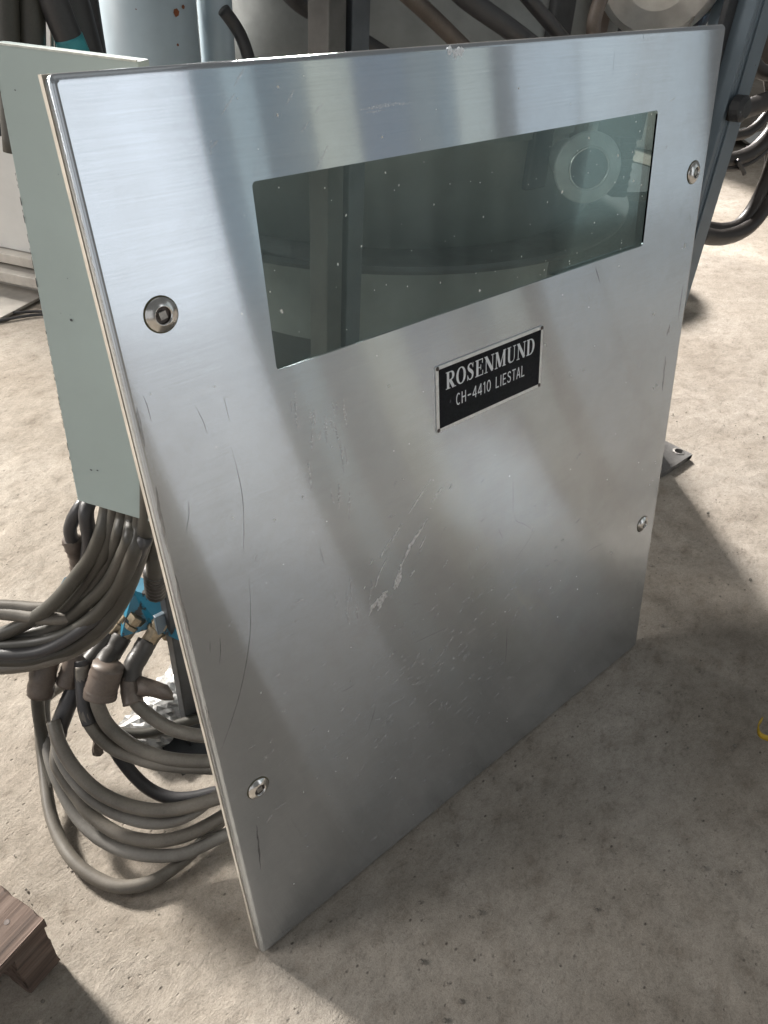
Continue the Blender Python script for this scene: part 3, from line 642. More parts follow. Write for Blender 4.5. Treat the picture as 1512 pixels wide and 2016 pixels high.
def gland(p0, p1, r):
    p0, p1 = Vector(p0), Vector(p1); L = (p1-p0).length; e = axis_mtx(p0, p1-p0); bm = bmesh.new()
    lathe(bm, [(r*1.18, -.004), (r*1.18, L*.14), (r*.95, L*.16), (r*.95, L*.24), (r*1.22, L*.26), (r*1.25, L*.40), (r*1.0, L*.43), (r*.98, L)], 8, e)
    return obj('gland', bm, M['brass'], cb_)
gland((0.0625, 0.3335, 0.238), (0.039, 0.3381, 0.212), .0100)
gland((0.082, 0.3093, 0.236), (0.0599, 0.3105, 0.212), .0100)
gland((0.0526, 0.3462, 0.236), (0.0291, 0.3505, 0.212), .0088)
gland((0.0966, 0.3036, 0.24), (0.0891, 0.3147, 0.205), .0100)
# hose coming down from above into the block
t_ = thing('cable', 'corrugated hose end dropping into the blue connector block', 'cable', (0, 0, 0))
tube_obj('core', [(.088, .235, .50)] + [(0.0616, 0.2358, 0.43), (0.0648, 0.2559, 0.38), (0.0684, 0.2707, 0.345)], .0095, M['rub_b'], t_)
tube_obj('ribbed_end', [(0.0676, 0.2663, 0.36), (0.0706, 0.2774, 0.335), (0.0777, 0.299, 0.298)], lambda t: .0118+.0012*math.sin(40*t), M['tape'], t_, sub=16)

# ================================================================== LOOPS OF CABLE ON THE FLOOR
lo = 'dusty cables looping over the floor below the grey green plate'
rb = .0080
cable([(-0.01, 0.3925, 0.13), (-0.0535, 0.4159, 0.09), (-0.071, 0.3965, 0.06), (-0.0866, 0.3614, 0.035), (-0.104, 0.3124, 0.02), (-0.1108, 0.2706, 0.012), (-0.1089, 0.2282, 0.01), (-0.0954, 0.1894, 0.0085), (-0.0758, 0.164, 0.0085), (-0.0437, 0.1497, 0.0085), (-0.002, 0.1499, 0.01), (0.0311, 0.1569, 0.012), (0.0649, 0.1621, 0.02), (0.0977, 0.164, 0.03)], rb, 'rub_a', 'outermost cable loop lying lowest on the floor left of the panel', lo)
cable([(-0.0387, 0.3943, 0.15), (-0.0588, 0.3815, 0.125), (-0.0734, 0.3564, 0.095), (-0.0827, 0.3231, 0.07), (-0.0858, 0.2793, 0.045), (-0.08, 0.2406, 0.033), (-0.0667, 0.2076, 0.028), (-0.0495, 0.1822, 0.027), (-0.0277, 0.1605, 0.027), (-0.0063, 0.146, 0.028), (0.0133, 0.1398, 0.03), (0.0462, 0.1308, 0.035)], rb, 'rub_e', 'second cable loop from the ground, just inside the outermost one', lo)
cable([(-0.0607, 0.3312, 0.12), (-0.0789, 0.3096, 0.1), (-0.0798, 0.293, 0.085), (-0.0772, 0.2727, 0.07), (-0.0729, 0.2466, 0.055), (-0.0602, 0.2144, 0.046), (-0.0431, 0.1896, 0.043), (-0.0224, 0.1697, 0.043), (0.0018, 0.1564, 0.045), (0.0259, 0.1493, 0.048), (0.0555, 0.1428, 0.055)], rb*1.02, 'rub_a', 'brownish cable loop between the two inner grey loops', lo)
cable([(-0.0674, 0.3177, 0.14), (-0.0758, 0.2958, 0.122), (-0.0737, 0.2672, 0.1), (-0.0648, 0.2395, 0.082), (-0.0484, 0.2128, 0.07), (-0.0278, 0.1867, 0.066), (-0.0053, 0.1704, 0.066), (0.0169, 0.1617, 0.07), (0.0459, 0.1583, 0.078), (0.0791, 0.1527, 0.085)], rb*.9, 'rub_e', 'thinner grey cable loop rising behind the panel edge near the lower lock', lo)
cable([(-0.0659, 0.321, 0.155), (-0.0712, 0.2976, 0.14), (-0.0695, 0.2716, 0.12), (-0.0599, 0.2426, 0.1), (-0.044, 0.2149, 0.09), (-0.0231, 0.1903, 0.085), (-0.0017, 0.1724, 0.085), (0.023, 0.1565, 0.09), (0.0573, 0.1402, 0.095)], rb*1.02, 'rub_a', 'topmost grey loop of the nested floor loops', lo)
t_ = thing('cable', 'black smooth cable dipping alone between grey loops', 'cable', group=lo)
tube_obj('core', [(-0.0159, 0.2887, 0.1), (-0.0152, 0.2776, 0.085), (-0.0097, 0.2545, 0.065), (-0.0014, 0.2299, 0.055), (0.0137, 0.2076, 0.05), (0.0343, 0.1914, 0.05), (0.0565, 0.1795, 0.052), (0.0911, 0.1631, 0.055)], rb*1.02, M['rub_c'], t_)
t_ = thing('cable', 'grey cable leaving the wide brown sleeve toward the panel', 'cable', group=lo)
tube_obj('core', [(-0.0105, 0.3121, 0.2), (-0.0171, 0.2989, 0.185), (-0.0193, 0.2901, 0.165), (-0.0168, 0.2788, 0.145), (-0.0058, 0.2602, 0.125), (0.0085, 0.2414, 0.112), (0.0277, 0.2196, 0.105), (0.0589, 0.1944, 0.1), (0.092, 0.1707, 0.1)], rb*1.08, M['rub_a'], t_)
tube_obj('sleeve', [(0.0073, 0.3062, 0.215), (-0.0005, 0.305, 0.2), (-0.0082, 0.3033, 0.187), (-0.013, 0.3008, 0.178)], lambda t: .0185+.0015*t, M['sleeve'], t_, wob=.03, n=18)
t_ = thing('cable', 'cable black at the top and grey lower, left of the wide sleeve', 'cable', group=lo)
tube_obj('core', [(-0.0158, 0.3305, 0.21), (-0.0262, 0.3154, 0.18), (-0.0331, 0.3016, 0.158), (-0.0302, 0.2871, 0.135), (-0.0204, 0.2702, 0.115), (-0.005, 0.2513, 0.105), (0.0109, 0.2315, 0.1), (0.0313, 0.2134, 0.095), (0.0645, 0.1864, 0.09)], rb*1.05, M['rub_a'], t_)
tube_obj('black_sheath', [(-0.014, 0.3359, 0.213), (-0.0202, 0.3243, 0.196), (-0.0264, 0.3145, 0.181), (-0.0315, 0.3054, 0.1635), (-0.0334, 0.2963, 0.149)], rb*1.12, M['rub_c'], t_)
t_ = thing('cable', 'cable below the torn sleeve flap, nearest the foil', 'cable', group=lo)
tube_obj('core', [(0.0231, 0.291, 0.18), (0.0198, 0.2765, 0.165), (0.0275, 0.2616, 0.148), (0.0395, 0.242, 0.135), (0.053, 0.2269, 0.128), (0.0688, 0.211, 0.125), (0.0939, 0.1939, 0.12)], rb*1.05, M['rub_a'], t_)
tube_obj('torn_sleeve', [(0.0325, 0.3044, 0.2), (0.0244, 0.2944, 0.19), (0.0195, 0.2861, 0.178), (0.0156, 0.2739, 0.168)], lambda t: .0105+.0022*t, M['sleeve'], t_, wob=.03, n=16)
bm = bmesh.new()
rows = []
A, B = [(0.0304, 0.29, 0.196), (0.0386, 0.2814, 0.196), (0.0461, 0.2673, 0.194), (0.0544, 0.257, 0.188), (0.0561, 0.2502, 0.178)], [(0.0218, 0.2744, 0.176), (0.0294, 0.2662, 0.176), (0.0371, 0.2599, 0.174), (0.0455, 0.2552, 0.17), (0.056, 0.2507, 0.165)]
for k in range(5):
    a, b2 = Vector(A[k]), Vector(B[k]); row = []
    for q in range(6):
        s = q/5; p = a.lerp(b2, s) + Vector((-.2, -.75, .35))*.012*math.sin(math.pi*s)*(1-k*.12) + Vector((random.gauss(0, .0006), random.gauss(0, .0006), random.gauss(0, .0006)))
        row.append(bm.verts.new(p))
    rows.append(row)
for a, b2 in zip(rows, rows[1:]):
    for q in range(5): bm.faces.new((a[q], a[q+1], b2[q+1], b2[q]))
o = obj('torn_flap', bm, M['sleeve'], t_, smooth=True); so = o.modifiers.new('s', 'SOLIDIFY'); so.thickness = .0022
cable([(0.0026, 0.3358, 0.06), (0.0117, 0.3252, 0.06), (0.0352, 0.3058, 0.06), (0.0641, 0.2937, 0.062), (0.093, 0.2819, 0.065), (0.1277, 0.2657, 0.07)], rb*.9, 'rub_b', 'flat dark cable running behind the others to the panel below the foil', lo)
# black taped runs between glands and sleeves
for k, (P, r_, lb) in enumerate([
    ([(0.0414, 0.3391, 0.215), (0.0243, 0.3325, 0.205), (0.0084, 0.3215, 0.205), (-0.0019, 0.3101, 0.2)], .0125, 'black taped cable end between the left gland and the wide brown sleeve'),
    ([(0.0613, 0.3122, 0.215), (0.0473, 0.3064, 0.206), (0.0334, 0.2996, 0.2), (0.0245, 0.2914, 0.188)], .0122, 'black taped cable end between the right gland and the torn sleeve'),
    ([(0.0298, 0.3507, 0.215), (0.0081, 0.3425, 0.205), (-0.0089, 0.336, 0.2), (-0.0207, 0.3312, 0.19)], .0110, 'black taped cable end at the left of the connector block'),
    ([(0.0186, 0.358, 0.2), (-0.0112, 0.3442, 0.185), (-0.0363, 0.3333, 0.165), (-0.0566, 0.328, 0.14), (-0.0673, 0.3224, 0.125)], .0108, 'long greasy cable run hanging down from the connector block at left')]):
    cable(P, r_, 'tape' if k < 3 else 'rub_c', lb, 'taped cable ends at the connector block', name='taped_cable_end', wob=.03)
t_ = thing('cable', 'twin cable with flat brown sleeve under the upper bundle, furthest left', 'cable', group=lo)
tube_obj('core', [(-0.0451, 0.3758, 0.2), (-0.0586, 0.3678, 0.18), (-0.0673, 0.3661, 0.15), (-0.0743, 0.3617, 0.11), (-0.0825, 0.3423, 0.075), (-0.088, 0.3122, 0.055)], rb, M['rub_b'], t_)
tube_obj('sleeve', [(-0.0429, 0.3645, 0.212), (-0.0542, 0.3582, 0.195), (-0.0641, 0.3528, 0.172)], lambda t: .0155, M['sleeve'], t_, wob=.05, n=16)
tube_obj('second_sleeve', [(-0.0148, 0.3445, 0.215), (-0.0258, 0.3418, 0.198), (-0.0364, 0.3395, 0.182)], lambda t: .0125, M['sleeve'], t_, wob=.05, n=16)
# ragged brown rag end
bm = bmesh.new(); rows = []
for k in range(6):
    c0 = Vector((-0.0209, 0.3268, 0.09)).lerp(Vector((-0.026, 0.3212, 0.055)), k/5); row = []
    for q in range(7):
        a = 2*math.pi*q/7; row.append(bm.verts.new(c0 + Vector((math.cos(a)*.008*random.uniform(.6, 1.3), math.sin(a)*.006*random.uniform(.6, 1.3), random.gauss(0, .001)))))
    rows.append(row)
for a, b2 in zip(rows, rows[1:]):
    for q in range(7): bm.faces.new((a[q], a[(q+1) % 7], b2[(q+1) % 7], b2[q]))
tag(obj('tape_scrap', bm, M['sleeve']), 'brown scrap of torn tape hanging below the black and grey cable', 'tape scrap')

# foil wrapped pipe end
bm = bmesh.new()
A, B = Vector((0.0209, 0.3338, 0.012)), Vector((0.2007, 0.3821, 0.06)); ax = (B-A).normalized(); rr_ = .036
ux = ax.cross(Vector((0, 0, 1))).normalized(); uy = ux.cross(ax)
rings = []
for k in range(32):
    c0 = A.lerp(B, k/31); ring = []
    for q in range(28):
        a = 2*math.pi*(q+.5*(k%2))/28; r_ = rr_*(1+random.gauss(0, .045)+.05*math.sin(q*1.3+k*.7)+.04*math.sin(k*1.1-q*.6)); v = c0+(ux*math.cos(a)+uy*math.sin(a)*.75)*r_
        v.z = max(v.z, .0015); ring.append(bm.verts.new(v))
    rings.append(ring)
for a, b2 in zip(rings, rings[1:]):
    for q in range(28): bm.faces.new((a[q], a[(q+1) % 28], b2[q])); bm.faces.new((a[(q+1) % 28], b2[(q+1) % 28], b2[q]))
bm.faces.new(rings[0][::-1])
tag(obj('foil_wrapped_pipe', bm, M['foil']), 'crinkled silver foil wrapped pipe on the floor behind the cables', 'pipe')

# ================================================================== PALLET
pa = Vector((-.31, .95, 0)).normalized(); pb = Vector((-pa.y, pa.x, 0)); pb = -pb if pb.x > 0 else pb
pal = thing('pallet', 'weathered reddish brown wooden pallet corner on the concrete', 'pallet', (-.166, .137, 0))
Mp = Matrix(((pb.x, pa.x, 0, 0), (pb.y, pa.y, 0, 0), (0, 0, 1, 0), (0, 0, 0, 1)))    # local x along the deck boards, y to the back
def rough_box(name, x0, x1, y0, y1, z0, z1):
    bm = bmesh.new(); box(bm, x0, x1, y0, y1, z0, z1, .0018)
    bmesh.ops.subdivide_edges(bm, edges=[e for e in bm.edges if e.calc_length() > .05], cuts=9, use_grid_fill=True)
    for v in bm.verts: v.co = v.co + Vector((random.gauss(0, .0006), random.gauss(0, .0006), random.gauss(0, .0006)))
    o = obj(name, bm, M['wood'], pal); o.matrix_local = Mp; return o
for y0, y1 in ((0, .095), (.125, .215), (.25, .345)): rough_box('deck_board', -.0, .8, y0, y1, .085, .101)
for x0, x1 in ((.002, .042), (.35, .45), (.72, .80)): rough_box('block', x0, x1, .004, .09, .0, .0835)
rough_box('rear_block', .002, .10, .25, .34, .0, .0785)
for x, y in ((.022, .03), (.045, .06), (.03, .17)):
    bm = bmesh.new(); lathe(bm, [(.0032, 0), (.003, .0012)], 10, Mp @ Matrix.Translation((x, y, .1))); obj('nail', bm, M['darksteel'], pal)

# ================================================================== MACHINE BEHIND
# vessel
vs = thing('process_vessel', 'dull grey round process vessel seen through the panel window', 'vessel', (1.1, 1.1, 0))
VR = .585
bm = bmesh.new(); lathe(bm, [(.05, .36), (.30, .40), (.40, .42), (VR-.085, .44), (VR-.085, 1.0)], 96); obj('shell', bm, M['vessel'], vs, smooth=True)
bm = bmesh.new(); lathe(bm, [(VR-.085, .425), (VR+.006, .425), (VR+.008, .432), (VR+.006, .440), (VR-.085, .440)], 96, cap0=False, cap1=False); obj('lower_flange', bm, M['dark'], vs)
bm = bmesh.new(); lathe(bm, [(VR-.085, .62), (VR-.077, .622), (VR-.077, .634), (VR-.085, .636)], 96, cap0=False, cap1=False); obj('weld_band', bm, M['vessel'], vs)
bm = bmesh.new(); lathe(bm, [(VR-.085, 1.0), (VR-.04, 1.0), (VR-.04, 1.03), (VR-.085, 1.03), (.3, 1.07), (.02, 1.09)], 96, cap0=False); obj('lid_flange', bm, M['vessel'], vs)
bm = bmesh.new(); lathe(bm, [(.44, .215), (.44, .40)], 64, cap0=False, cap1=False); obj('lower_skirt', bm, M['vessel'], vs, smooth=True)
bm = bmesh.new(); lathe(bm, [(.40, 0), (.40, .214)], 64, cap1=False); obj('base_drum', bm, M['dark'], vs, smooth=True)
# port
pd = Vector((-.62, -.78, .12)).normalized(); pp = Vector((1.0177, 0.46, 0.6067)) - Vector((1.1, 1.1, 0))
bm = bmesh.new(); lathe(bm, [(.032, -.14), (.032, -.006), (.056, -.006), (.057, .003), (.055, .006), (.036, .012), (.034, .011), (.031, .002)], 56, axis_mtx(pp, pd), cap1=False)
pt_ = obj('port', bm, M['portm'], vs, smooth=False)
bm = bmesh.new(); lathe(bm, [(.032, .001), (.012, .0035)], 40, axis_mtx(pp, pd), cap0=False); obj('sight_glass', bm, M['chan_b'], pt_)
bm = bmesh.new(); lathe(bm, [(.0345, .0105), (.0335, .0135), (.0315, .0125), (.031, .003)], 48, axis_mtx(pp, pd), False, False); obj('lip_ring', bm, M['turned'], pt_, smooth=True)
# gauge housing block by the port
bm = bmesh.new(); Mx = axis_mtx(pp, pd)
box(bm, .060, .088, -.05, .045, -.07, -.030, .002, Mx); 
hs = obj('cooling_housing', bm, M['dark'], vs)
bm = bmesh.new()
for k in range(7): box(bm, .062, .086, -.045+.013*k, -.040+.013*k, -.030, -.022, 0, Mx)
obj('fin', bm, M['dark'], hs)
# rusty streak and label plate
o_ = Vector((0.6254, 0.505, 0.5952)) - Vector((1.1, 1.1, 0))
dm = thing('dark_drum', 'low dark drum standing behind the machine, seen at the right end of the window', 'drum', (2.16, 1.16, 0))
bm = bmesh.new(); lathe(bm, [(.215, 0), (.22, .004), (.22, .27), (.21, .285), (.12, .29)], 48); obj('barrel', bm, M['dark'], dm)
bm = bmesh.new(); lathe(bm, [(.222, .262), (.228, .268), (.228, .28), (.222, .286)], 48, cap0=False, cap1=False); obj('rim', bm, M['sleeve'], dm)
# channel post
ch = thing('channel_post', 'dark steel channel post standing behind the panel window', 'post', (.560, .552, 0))
bm = bmesh.new(); box(bm, -.033, -.004, -.004, .040, 0, 1.05, .002); obj('flange', bm, M['channel'], ch)
bm = bmesh.new(); box(bm, .006, .036, -.004, .040, 0, 1.05, .002); obj('flange', bm, M['chan_b'], ch)
bm = bmesh.new(); box(bm, -.004, .006, .026, .040, 0, 1.05); obj('web', bm, M['dark'], ch)
bm = bmesh.new(); box(bm, -.07, .07, -.03, .09, 0, .008, .001); obj('foot', bm, M['plate'], ch)
# pipes
def pipe(name, x, y, r, z1, lab, m='pipe'):
    t = thing(name, lab, 'pipe', (x, y, 0))
    bm = bmesh.new(); lathe(bm, [(r, 0), (r, z1)], 48); obj('barrel', bm, M[m], t, smooth=True)
    bm = bmesh.new(); lathe(bm, [(r*1.35, 0), (r*1.35, .012), (r*1.02, .013)], 40); obj('floor_flange', bm, M[m], t)
    return t
p1 = (0.3649, 0.85, 0.82); p2 = (0.5165, 0.85, 0.8174)
bp = pipe('thick_pipe', (p1[0]+p2[0])/2+.008, .87, (p2[0]-p1[0])/2*.93, 1.3, 'thick pale blue painted pipe with chipped paint spots behind the plate')
p1 = (0.5292, 0.85, 0.8171); p2 = (0.5827, 0.85, 0.8162)
tp = pipe('slim_pipe', (p1[0]+p2[0])/2, .86, (p2[0]-p1[0])/2*.98, 1.3, 'slim pale blue painted pipe beside the thick pipe')
bm = bmesh.new(); tube(bm, [(p1[0]-.001, .828, 1.1), (p1[0]-.002, .828, .90), (p1[0]+.0, .828, .82), (p1[0]+.003, .826, .79)], lambda t: .0045+.001*math.sin(11*t), n=10); obj('paint_drip', bm, M['edgelight'], tp, smooth=True)
bm = bmesh.new()
for px_, s, in (((0.4559, 0.8, 0.8083), .0055), ((0.4694, 0.8, 0.8146), .003), ((0.4534, 0.8, 0.7698), .002)):
    cx = Vector(bp.location); v = Vector(px_); dd = Vector((v.x-cx.x, v.y-cx.y, 0)).normalized(); rr_ = (Vector(bp.location)-Vector((v.x, v.y, 0))).length
    R0 = ((0.5165, 0.85, 0.8174)[0]-(0.3649, 0.85, 0.82)[0])/2*.93 + .0012
    for q in range(1):
        c0 = dd*R0 + Vector((0, 0, v.z)); tz = Vector((0, 0, 1)); tx = dd.cross(tz)
        bm.faces.new([bm.verts.new(c0+(tx*math.cos(a)*random.uniform(.7, 1.2)+tz*math.sin(a))*s) for a in (0, .9, 1.9, 2.9, 3.8, 5)])
stuff(obj('paint_chip', bm, M['rust'], bp, recalc=False))
# conduits at far left
cg = 'upright hoses and conduits behind the plate'
for lab, P, r_, m in [
   ('pale edged dark conduit at the far left above the plate', [(0.197, 0.7, 0.865), (0.1829, 0.7, 0.7986), (0.1641, 0.7, 0.6823)], .014, 'rub_b'),
   ('dark conduit with pale left edge, right of the pale gap', [(0.225, 0.7, 0.865), (0.2099, 0.7, 0.7923), (0.1884, 0.7, 0.6794)], .0155, 'rub_b'),
   ('thin grey cord between the conduits and the blue taped hose', [(0.2556, 0.72, 0.8636), (0.2445, 0.72, 0.8039), (0.2171, 0.72, 0.6718)], .0022, 'rub_a'),
   ('thin pale rod beside the thin grey cord', [(0.2516, 0.72, 0.814), (0.2461, 0.72, 0.7829), (0.2248, 0.72, 0.6709)], .0028, 'rub_a'),
   ('black hose slanting right behind the blue taped hose', [(0.2987, 0.78, 0.8591), (0.3068, 0.78, 0.7947), (0.3191, 0.78, 0.7115)], .020, 'rub_c'),
   ('black hose against the thick pale pipe', [(0.3285, 0.8, 0.8577), (0.328, 0.8, 0.7917), (0.3294, 0.8, 0.6946)], .016, 'rub_c')]:
    tag(tube_obj('hose', P, r_, M[m]), lab, 'hose', cg)
t_ = thing('hose', 'dark hose with turquoise tape band behind the plate', 'hose', group=cg)
tube_obj('core', [(0.2312, 0.68, 0.8665), (0.2412, 0.68, 0.8186), (0.2521, 0.68, 0.7825), (0.2704, 0.68, 0.7095)], .0165, M['rub_c'], t_)
tube_obj('tape_band', [(0.2463, 0.68, 0.8024), (0.2521, 0.68, 0.7825), (0.2571, 0.68, 0.7631)], .0172, M['teal'], t_)
tag(tube_obj('wire', [(0.5614, 0.6, 0.862), (0.5607, 0.6, 0.8235), (0.56, 0.6, 0.7837), (0.5583, 0.6, 0.722)], .0016, M['edgelight']), 'thin pale wire hanging left of the channel post', 'wire')
# slanting hoses behind the panel
sg = 'dark hoses slanting behind the top of the panel'
cable([(0.5375, 0.66, 0.8517), (0.5661, 0.66, 0.8316), (0.6266, 0.67, 0.8071), (0.7453, 0.68, 0.7568), (0.9145, 0.68, 0.687)], .0125, 'rub_c', 'dark hose crossing behind the channel post', sg, name='hose')
cable([(0.5334, 0.8, 0.8095), (0.5508, 0.8, 0.7901), (0.5585, 0.79, 0.7683), (0.5671, 0.78, 0.7258)], .0095, 'rub_c', 'short dark hose with chipped white end beside the slim pipe', sg, name='hose')
cable([(0.8114, 0.5, 0.8688), (0.876, 0.5, 0.8319), (0.963, 0.5, 0.7833), (1.0953, 0.51, 0.7161)], .010, 'rub_c', 'black hose just right of the long slanting hose', sg, name='hose')
cable([(0.9941, 0.47, 0.8702), (0.9764, 0.47, 0.8325), (0.9793, 0.47, 0.7997), (1.0307, 0.48, 0.7401)], .011, 'sleeve', 'brown hose curving down left of the motor end cap', sg, name='hose')
cable([(0.6617, 0.48, 0.8712), (0.7125, 0.48, 0.8461), (0.8018, 0.48, 0.8104), (0.9325, 0.49, 0.7589), (1.0744, 0.5, 0.6962)], .0135, 'rub_c', 'dark hose slanting down right, right of the channel post', sg, name='hose')
cable([(0.5942, 0.5, 0.8648), (0.6353, 0.5, 0.843), (0.6954, 0.505, 0.8114), (0.7922, 0.51, 0.7578)], .011, 'sleeve', 'olive brown hose slanting down against the grey vessel', sg, name='hose')
# dark bracket work at upper right
dk = thing('drive_bracket', 'dark iron drive bracket below the bare aluminium motor end', 'bracket', (1.1326, 0.62, 0.7835))
bm = bmesh.new(); box(bm, -.16, .34, .02, .08, -.22, .35, .004); obj('back_plate', bm, M['dark'], dk)
bm = bmesh.new(); box(bm, -.10, -.045, -.03, .02, -.25, .3, .004); obj('rib', bm, M['dark'], dk)
bm = bmesh.new(); box(bm, .02, .06, -.03, .02, -.25, .3, .004); obj('rib', bm, M['sleeve'], dk)
mp = Vector((1.1757, 0.5, 0.8818)); md = (Vector((-0.183, -0.3471, 0.9426))-mp).normalized()
dist = (Vector((-0.183, -0.3471, 0.9426))-mp).length; mr = 98*dist/1531.7
mt = thing('motor_end', 'round bare aluminium motor end cap above the panel corner', 'motor', mp)
e = axis_mtx((0, 0, 0), (md.x-.1, md.y, md.z-.35))
bm = bmesh.new(); lathe(bm, [(mr*.90, -.16), (mr*.90, -.07), (mr, -.06), (mr*1.01, .0), (mr*.985, .012), (mr*.86, .02), (mr*.5, .030), (mr*.1, .034)], 64, e); obj('cap', bm, M['motor'], mt, smooth=False)
bm = bmesh.new(); lathe(bm, [(mr*1.012, -.058), (mr*1.03, -.052), (mr*1.03, -.044), (mr*1.012, -.038)], 64, e, False, False); obj('seam_ring', bm, M['rust'], mt)
for lab, P, r_, m in [
   ('thin pale wire hanging beside the motor end cap', [(1.2166, 0.44, 0.8647), (1.2167, 0.44, 0.837), (1.1991, 0.44, 0.8091), (1.1877, 0.44, 0.7806)], .0016, 'rub_a'),
   ('black hose behind the thin pale wire', [(1.3056, 0.47, 0.8686), (1.298, 0.47, 0.825), (1.2754, 0.47, 0.7881), (1.2567, 0.47, 0.7426)], .010, 'rub_c'),
   ('short brown hose stub between motor and blue column', [(1.2869, 0.46, 0.8372), (1.3372, 0.46, 0.8221), (1.374, 0.46, 0.8089)], .011, 'sleeve')]:
    tag(tube_obj('wire' if 'wire' in lab else 'hose', P, r_, M[m]), lab, 'wire' if 'wire' in lab else 'hose')

# leg with foot plate
lg = thing('machine_column', 'blue grey painted machine column right of the panel', 'column', (1.32, .36, 0))
bm = bmesh.new(); box(bm, -.062, 0, 0, .010, .012, 1.08, .0015); obj('front_flange', bm, M['legpaint'], lg)
bm = bmesh.new(); box(bm, -.074, -.0625, .0, .075, .012, 1.08, .0015); obj('web', bm, M['legpaint'], lg)
bm = bmesh.new(); box(bm, -.105, -.0745, .030, .040, .012, 1.08, .0015); obj('rear_flange', bm, M['dark'], lg)
bm = bmesh.new(); box(bm, -.052, -.046, -.0035, .0, .30, 1.05, .001); obj('cable_strip', bm, M['legpaint'], lg)
bm = bmesh.new()
px0, px1, py0, py1 = -.22, .004, -.115, .115
vs_ = [(px0, py0), (px1, py0), (px1, py1), (px0, py1)]
hole = Vector((1.3082, 0.2705, 0.012)) - Vector((1.32, .36, 0)); ht = .012
def plate_hole(bm, x0, x1, y0, y1, z0, z1, hx, hy, r, n=24):
    for z, flip in ((z1, 0), (z0, 1)):
        outer = [];  inner = []
        for k in range(n):
            a = 2*math.pi*k/n; c, s = math.cos(a), math.sin(a)
            inner.append(bm.verts.new((hx+r*c, hy+r*s, z)))
            t = min(((x1-hx)/c if c > 1e-6 else 1e9), ((x0-hx)/c if c < -1e-6 else 1e9), ((y1-hy)/s if s > 1e-6 else 1e9), ((y0-hy)/s if s < -1e-6 else 1e9))
            outer.append(bm.verts.new((hx+t*c, hy+t*s, z)))
        for k in range(n): bm.faces.new((inner[k], outer[k], outer[(k+1) % n], inner[(k+1) % n]))
        if not flip: top = (outer, inner)
        else: bot = (outer, inner)
    for u, v in zip(top, bot):
        for k in range(n): bm.faces.new((u[k], u[(k+1) % n], v[(k+1) % n], v[k]))
plate_hole(bm, px0, px1, py0, py1, 0, ht, hole.x, hole.y, .0085)
# square the two visible corners the radial fan cuts
box(bm, px1-.02, px1, py0, py0+.004, .0004, ht-.0004)
obj('foot_plate', bm, M['plate'], lg)
bm = bmesh.new(); lathe(bm, [(.0125, 0), (.0135, .0012), (.0095, .0018)], 24, Matrix.Translation((hole.x, hole.y, ht)), False, False); obj('hole_ring', bm, M['core'], lg)
cl = Vector((1.2626, 0.352, 0.6953)) - Vector((1.32, .36, 0))
bm = bmesh.new(); lathe(bm, [(.021, 0), (.021, .016), (.014, .022)], 20, axis_mtx(cl, (0, -1, .1))); obj('clamp', bm, M['dark'], lg)
# hoses hanging right of the leg
hg = 'brown black hoses hanging right of the blue column'
for lab, P, r_ in [
   ('uppermost hose stub leaving the frame right of the blue column', [(1.4101, 0.42, 0.7488), (1.4676, 0.42, 0.728), (1.531, 0.42, 0.7249), (1.661, 0.42, 0.7527)], .0135),
   ('hose clamped to the blue column and rising to the right', [(1.2586, 0.355, 0.6912), (1.3093, 0.36, 0.6874), (1.3896, 0.37, 0.6878), (1.4743, 0.38, 0.6937), (1.6451, 0.4, 0.7208)], .0165),
   ('middle hose loop right of the blue column, thicker strand', [(1.3683, 0.42, 0.5837), (1.4538, 0.42, 0.5721), (1.533, 0.42, 0.5779), (1.5841, 0.42, 0.6032), (1.6215, 0.42, 0.6503)], .0155),
   ('thin companion strand under the middle hose loop', [(1.3569, 0.41, 0.5735), (1.4513, 0.41, 0.5603), (1.5278, 0.41, 0.564), (1.5839, 0.41, 0.5887), (1.6261, 0.41, 0.6326)], .0065),
   ('slack black hose between the clamped hose and the middle loop at right', [(1.59, 0.5, 0.5869), (1.6571, 0.5, 0.5859), (1.7092, 0.5, 0.6032), (1.745, 0.5, 0.6407), (1.759, 0.5, 0.6992)], .0105),
   ('black hose running up the right frame edge beyond the loops', [(1.926, 0.52, 0.3639), (1.8811, 0.52, 0.4689), (1.8256, 0.52, 0.5774), (1.7229, 0.52, 0.6888), (1.6139, 0.52, 0.7953), (1.5526, 0.52, 0.8632)], .0125),
   ('lower hose loop right of the blue column, inner strand', [(1.4053, 0.43, 0.4484), (1.5265, 0.43, 0.4193), (1.6065, 0.43, 0.4162), (1.653, 0.43, 0.4497), (1.6712, 0.43, 0.5122), (1.6657, 0.43, 0.5905)], .0145),
   ('lower hose loop right of the blue column, outer thick strand', [(1.3967, 0.415, 0.4365), (1.5049, 0.415, 0.4111), (1.6062, 0.415, 0.4092), (1.6661, 0.415, 0.4403), (1.6915, 0.415, 0.5021), (1.6765, 0.415, 0.5822)], .0175)]:
    tag(tube_obj('hose', P, r_, M['rub_d']), lab, 'hose', hg)
tag(tube_obj('cable_tie', [(1.4371, 0.4, 0.5785), (1.4681, 0.398, 0.5569), (1.48, 0.398, 0.5485)], .0045, M['rub_c'], n=6), 'black cable tie end under the middle hose loop', 'cable tie')

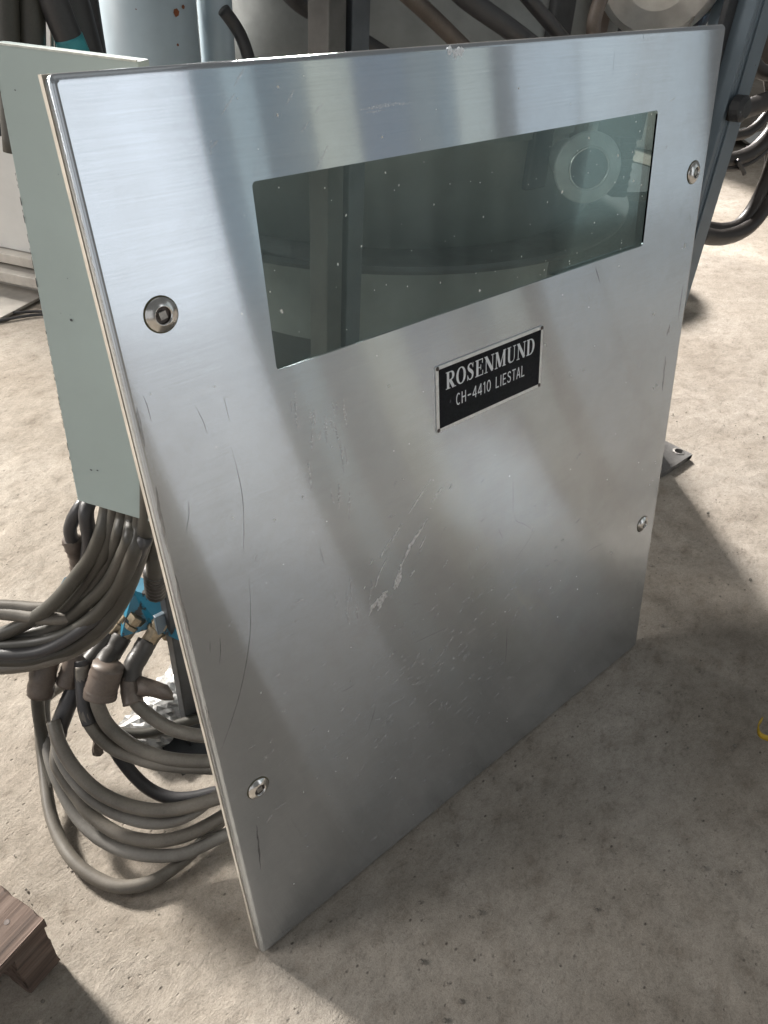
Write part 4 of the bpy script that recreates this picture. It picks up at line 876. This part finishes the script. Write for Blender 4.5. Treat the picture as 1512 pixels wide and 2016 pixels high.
# far pieces seen left of the box
bs = thing('machine_cabinet', 'pale grey painted cabinet far behind at the left edge', 'cabinet', (.30, 2.32, 0), (0, 0, R(-62)))
bm = bmesh.new(); box(bm, -.9, 1.1, 0, .8, .13, 1.5, .004); obj('body', bm, M['wall'], bs)
bm = bmesh.new(); box(bm, -.9, 1.1, -.03, .8, .10, .128, .003); obj('base_rail', bm, M['beam'], bs)
bm = bmesh.new(); box(bm, -.9, 1.1, -.055, .8, .055, .085, .003); obj('base_rail', bm, M['beam'], bs)
bm = bmesh.new(); box(bm, -.9, 1.1, .02, .8, 0, .125); obj('plinth', bm, M['beam'], bs)
bm = bmesh.new(); box(bm, -.16, .16, -.11, .11, 0, .008, .001); o = obj('floor_plate', bm, M['beam']); o.location = (.40, 1.98, .001); o.rotation_euler = (0, 0, R(-62)); tag(o, 'thin steel floor plate before the pale cabinet', 'plate')
for lab, P in (('thin dark cord on the floor, upper of two beside the plate edge', [(0.3277, 1.8496, 0.004), (0.4027, 1.833, 0.004), (0.4487, 1.8088, 0.004), (0.4953, 1.7843, 0.004), (0.5437, 1.7296, 0.004)]), ('thin dark cord on the floor, lower of two beside the plate edge', [(0.3124, 1.8055, 0.004), (0.3859, 1.7886, 0.004), (0.4374, 1.7802, 0.004), (0.4917, 1.7621, 0.004), (0.5382, 1.7172, 0.004)])):
    tag(tube_obj('cord', P, .0042, M['rub_c'], n=8), lab, 'cord', 'thin cords on the floor')
o = thing('upright_post', 'dark upright post at the far left edge behind the plate', 'post', (0.3996, 1.5, 0.5265)[:2]+(0,))
bm = bmesh.new(); box(bm, -.035, .035, -.03, .03, (0.4073, 1.5, 0.5238)[2], 1.6, .003); obj('shaft', bm, M['dark'], o)

# far right
o = thing('grey_column', 'pale grey column standing on the far floor beyond the hoses', 'column', (4.30, 1.95, 0), (0, 0, R(20)))
bm = bmesh.new(); box(bm, -.5, .22, -.10, .3, 0, 1.6, .01); obj('shaft', bm, M['wall'], o)
bm = bmesh.new(); box(bm, .23, .9, -.02, .3, 0, 1.6, .01); obj('dark_side', bm, M['beam'], o)
bm = bmesh.new(); rows = []
c0 = Vector((4.4414, 1.753, 0))
for k in range(12):
    row = []
    for q in range(9):
        x, y = (k/11-.5)*.62, (q/8-.5)*.5
        row.append(bm.verts.new((c0.x+x*.6+y*.3, c0.y-x*.75+y*.5, .012+.05*max(0, math.sin(k*.9)*math.cos(q*.7))+.02*random.random())))
    rows.append(row)
for a, b2 in zip(rows, rows[1:]):
    for q in range(8): bm.faces.new((a[q], a[q+1], b2[q+1], b2[q]))
tag(obj('plastic_sheet', bm, M['hosewhite'], smooth=True), 'white crumpled plastic sheet on the far floor at right', 'plastic sheet')
bm = bmesh.new(); rows = []
for k, p in enumerate(catmull([(0.7608, -0.2123, 0.006), (0.7396, -0.2152, 0.01), (0.7281, -0.2243, 0.01), (0.7363, -0.2355, 0.005)], 5)):
    rows.append([bm.verts.new(p+Vector((0, 0, -.004))), bm.verts.new(p+Vector((.002, .002, .004)))])
for a, b2 in zip(rows, rows[1:]): bm.faces.new((a[0], a[1], b2[1], b2[0]))
o = obj('strap_scrap', bm, M['yellow'], smooth=True); so = o.modifiers.new('s', 'SOLIDIFY'); so.thickness = .0015
tag(o, 'curled scrap of yellow strap on the floor at the right edge', 'strap scrap')
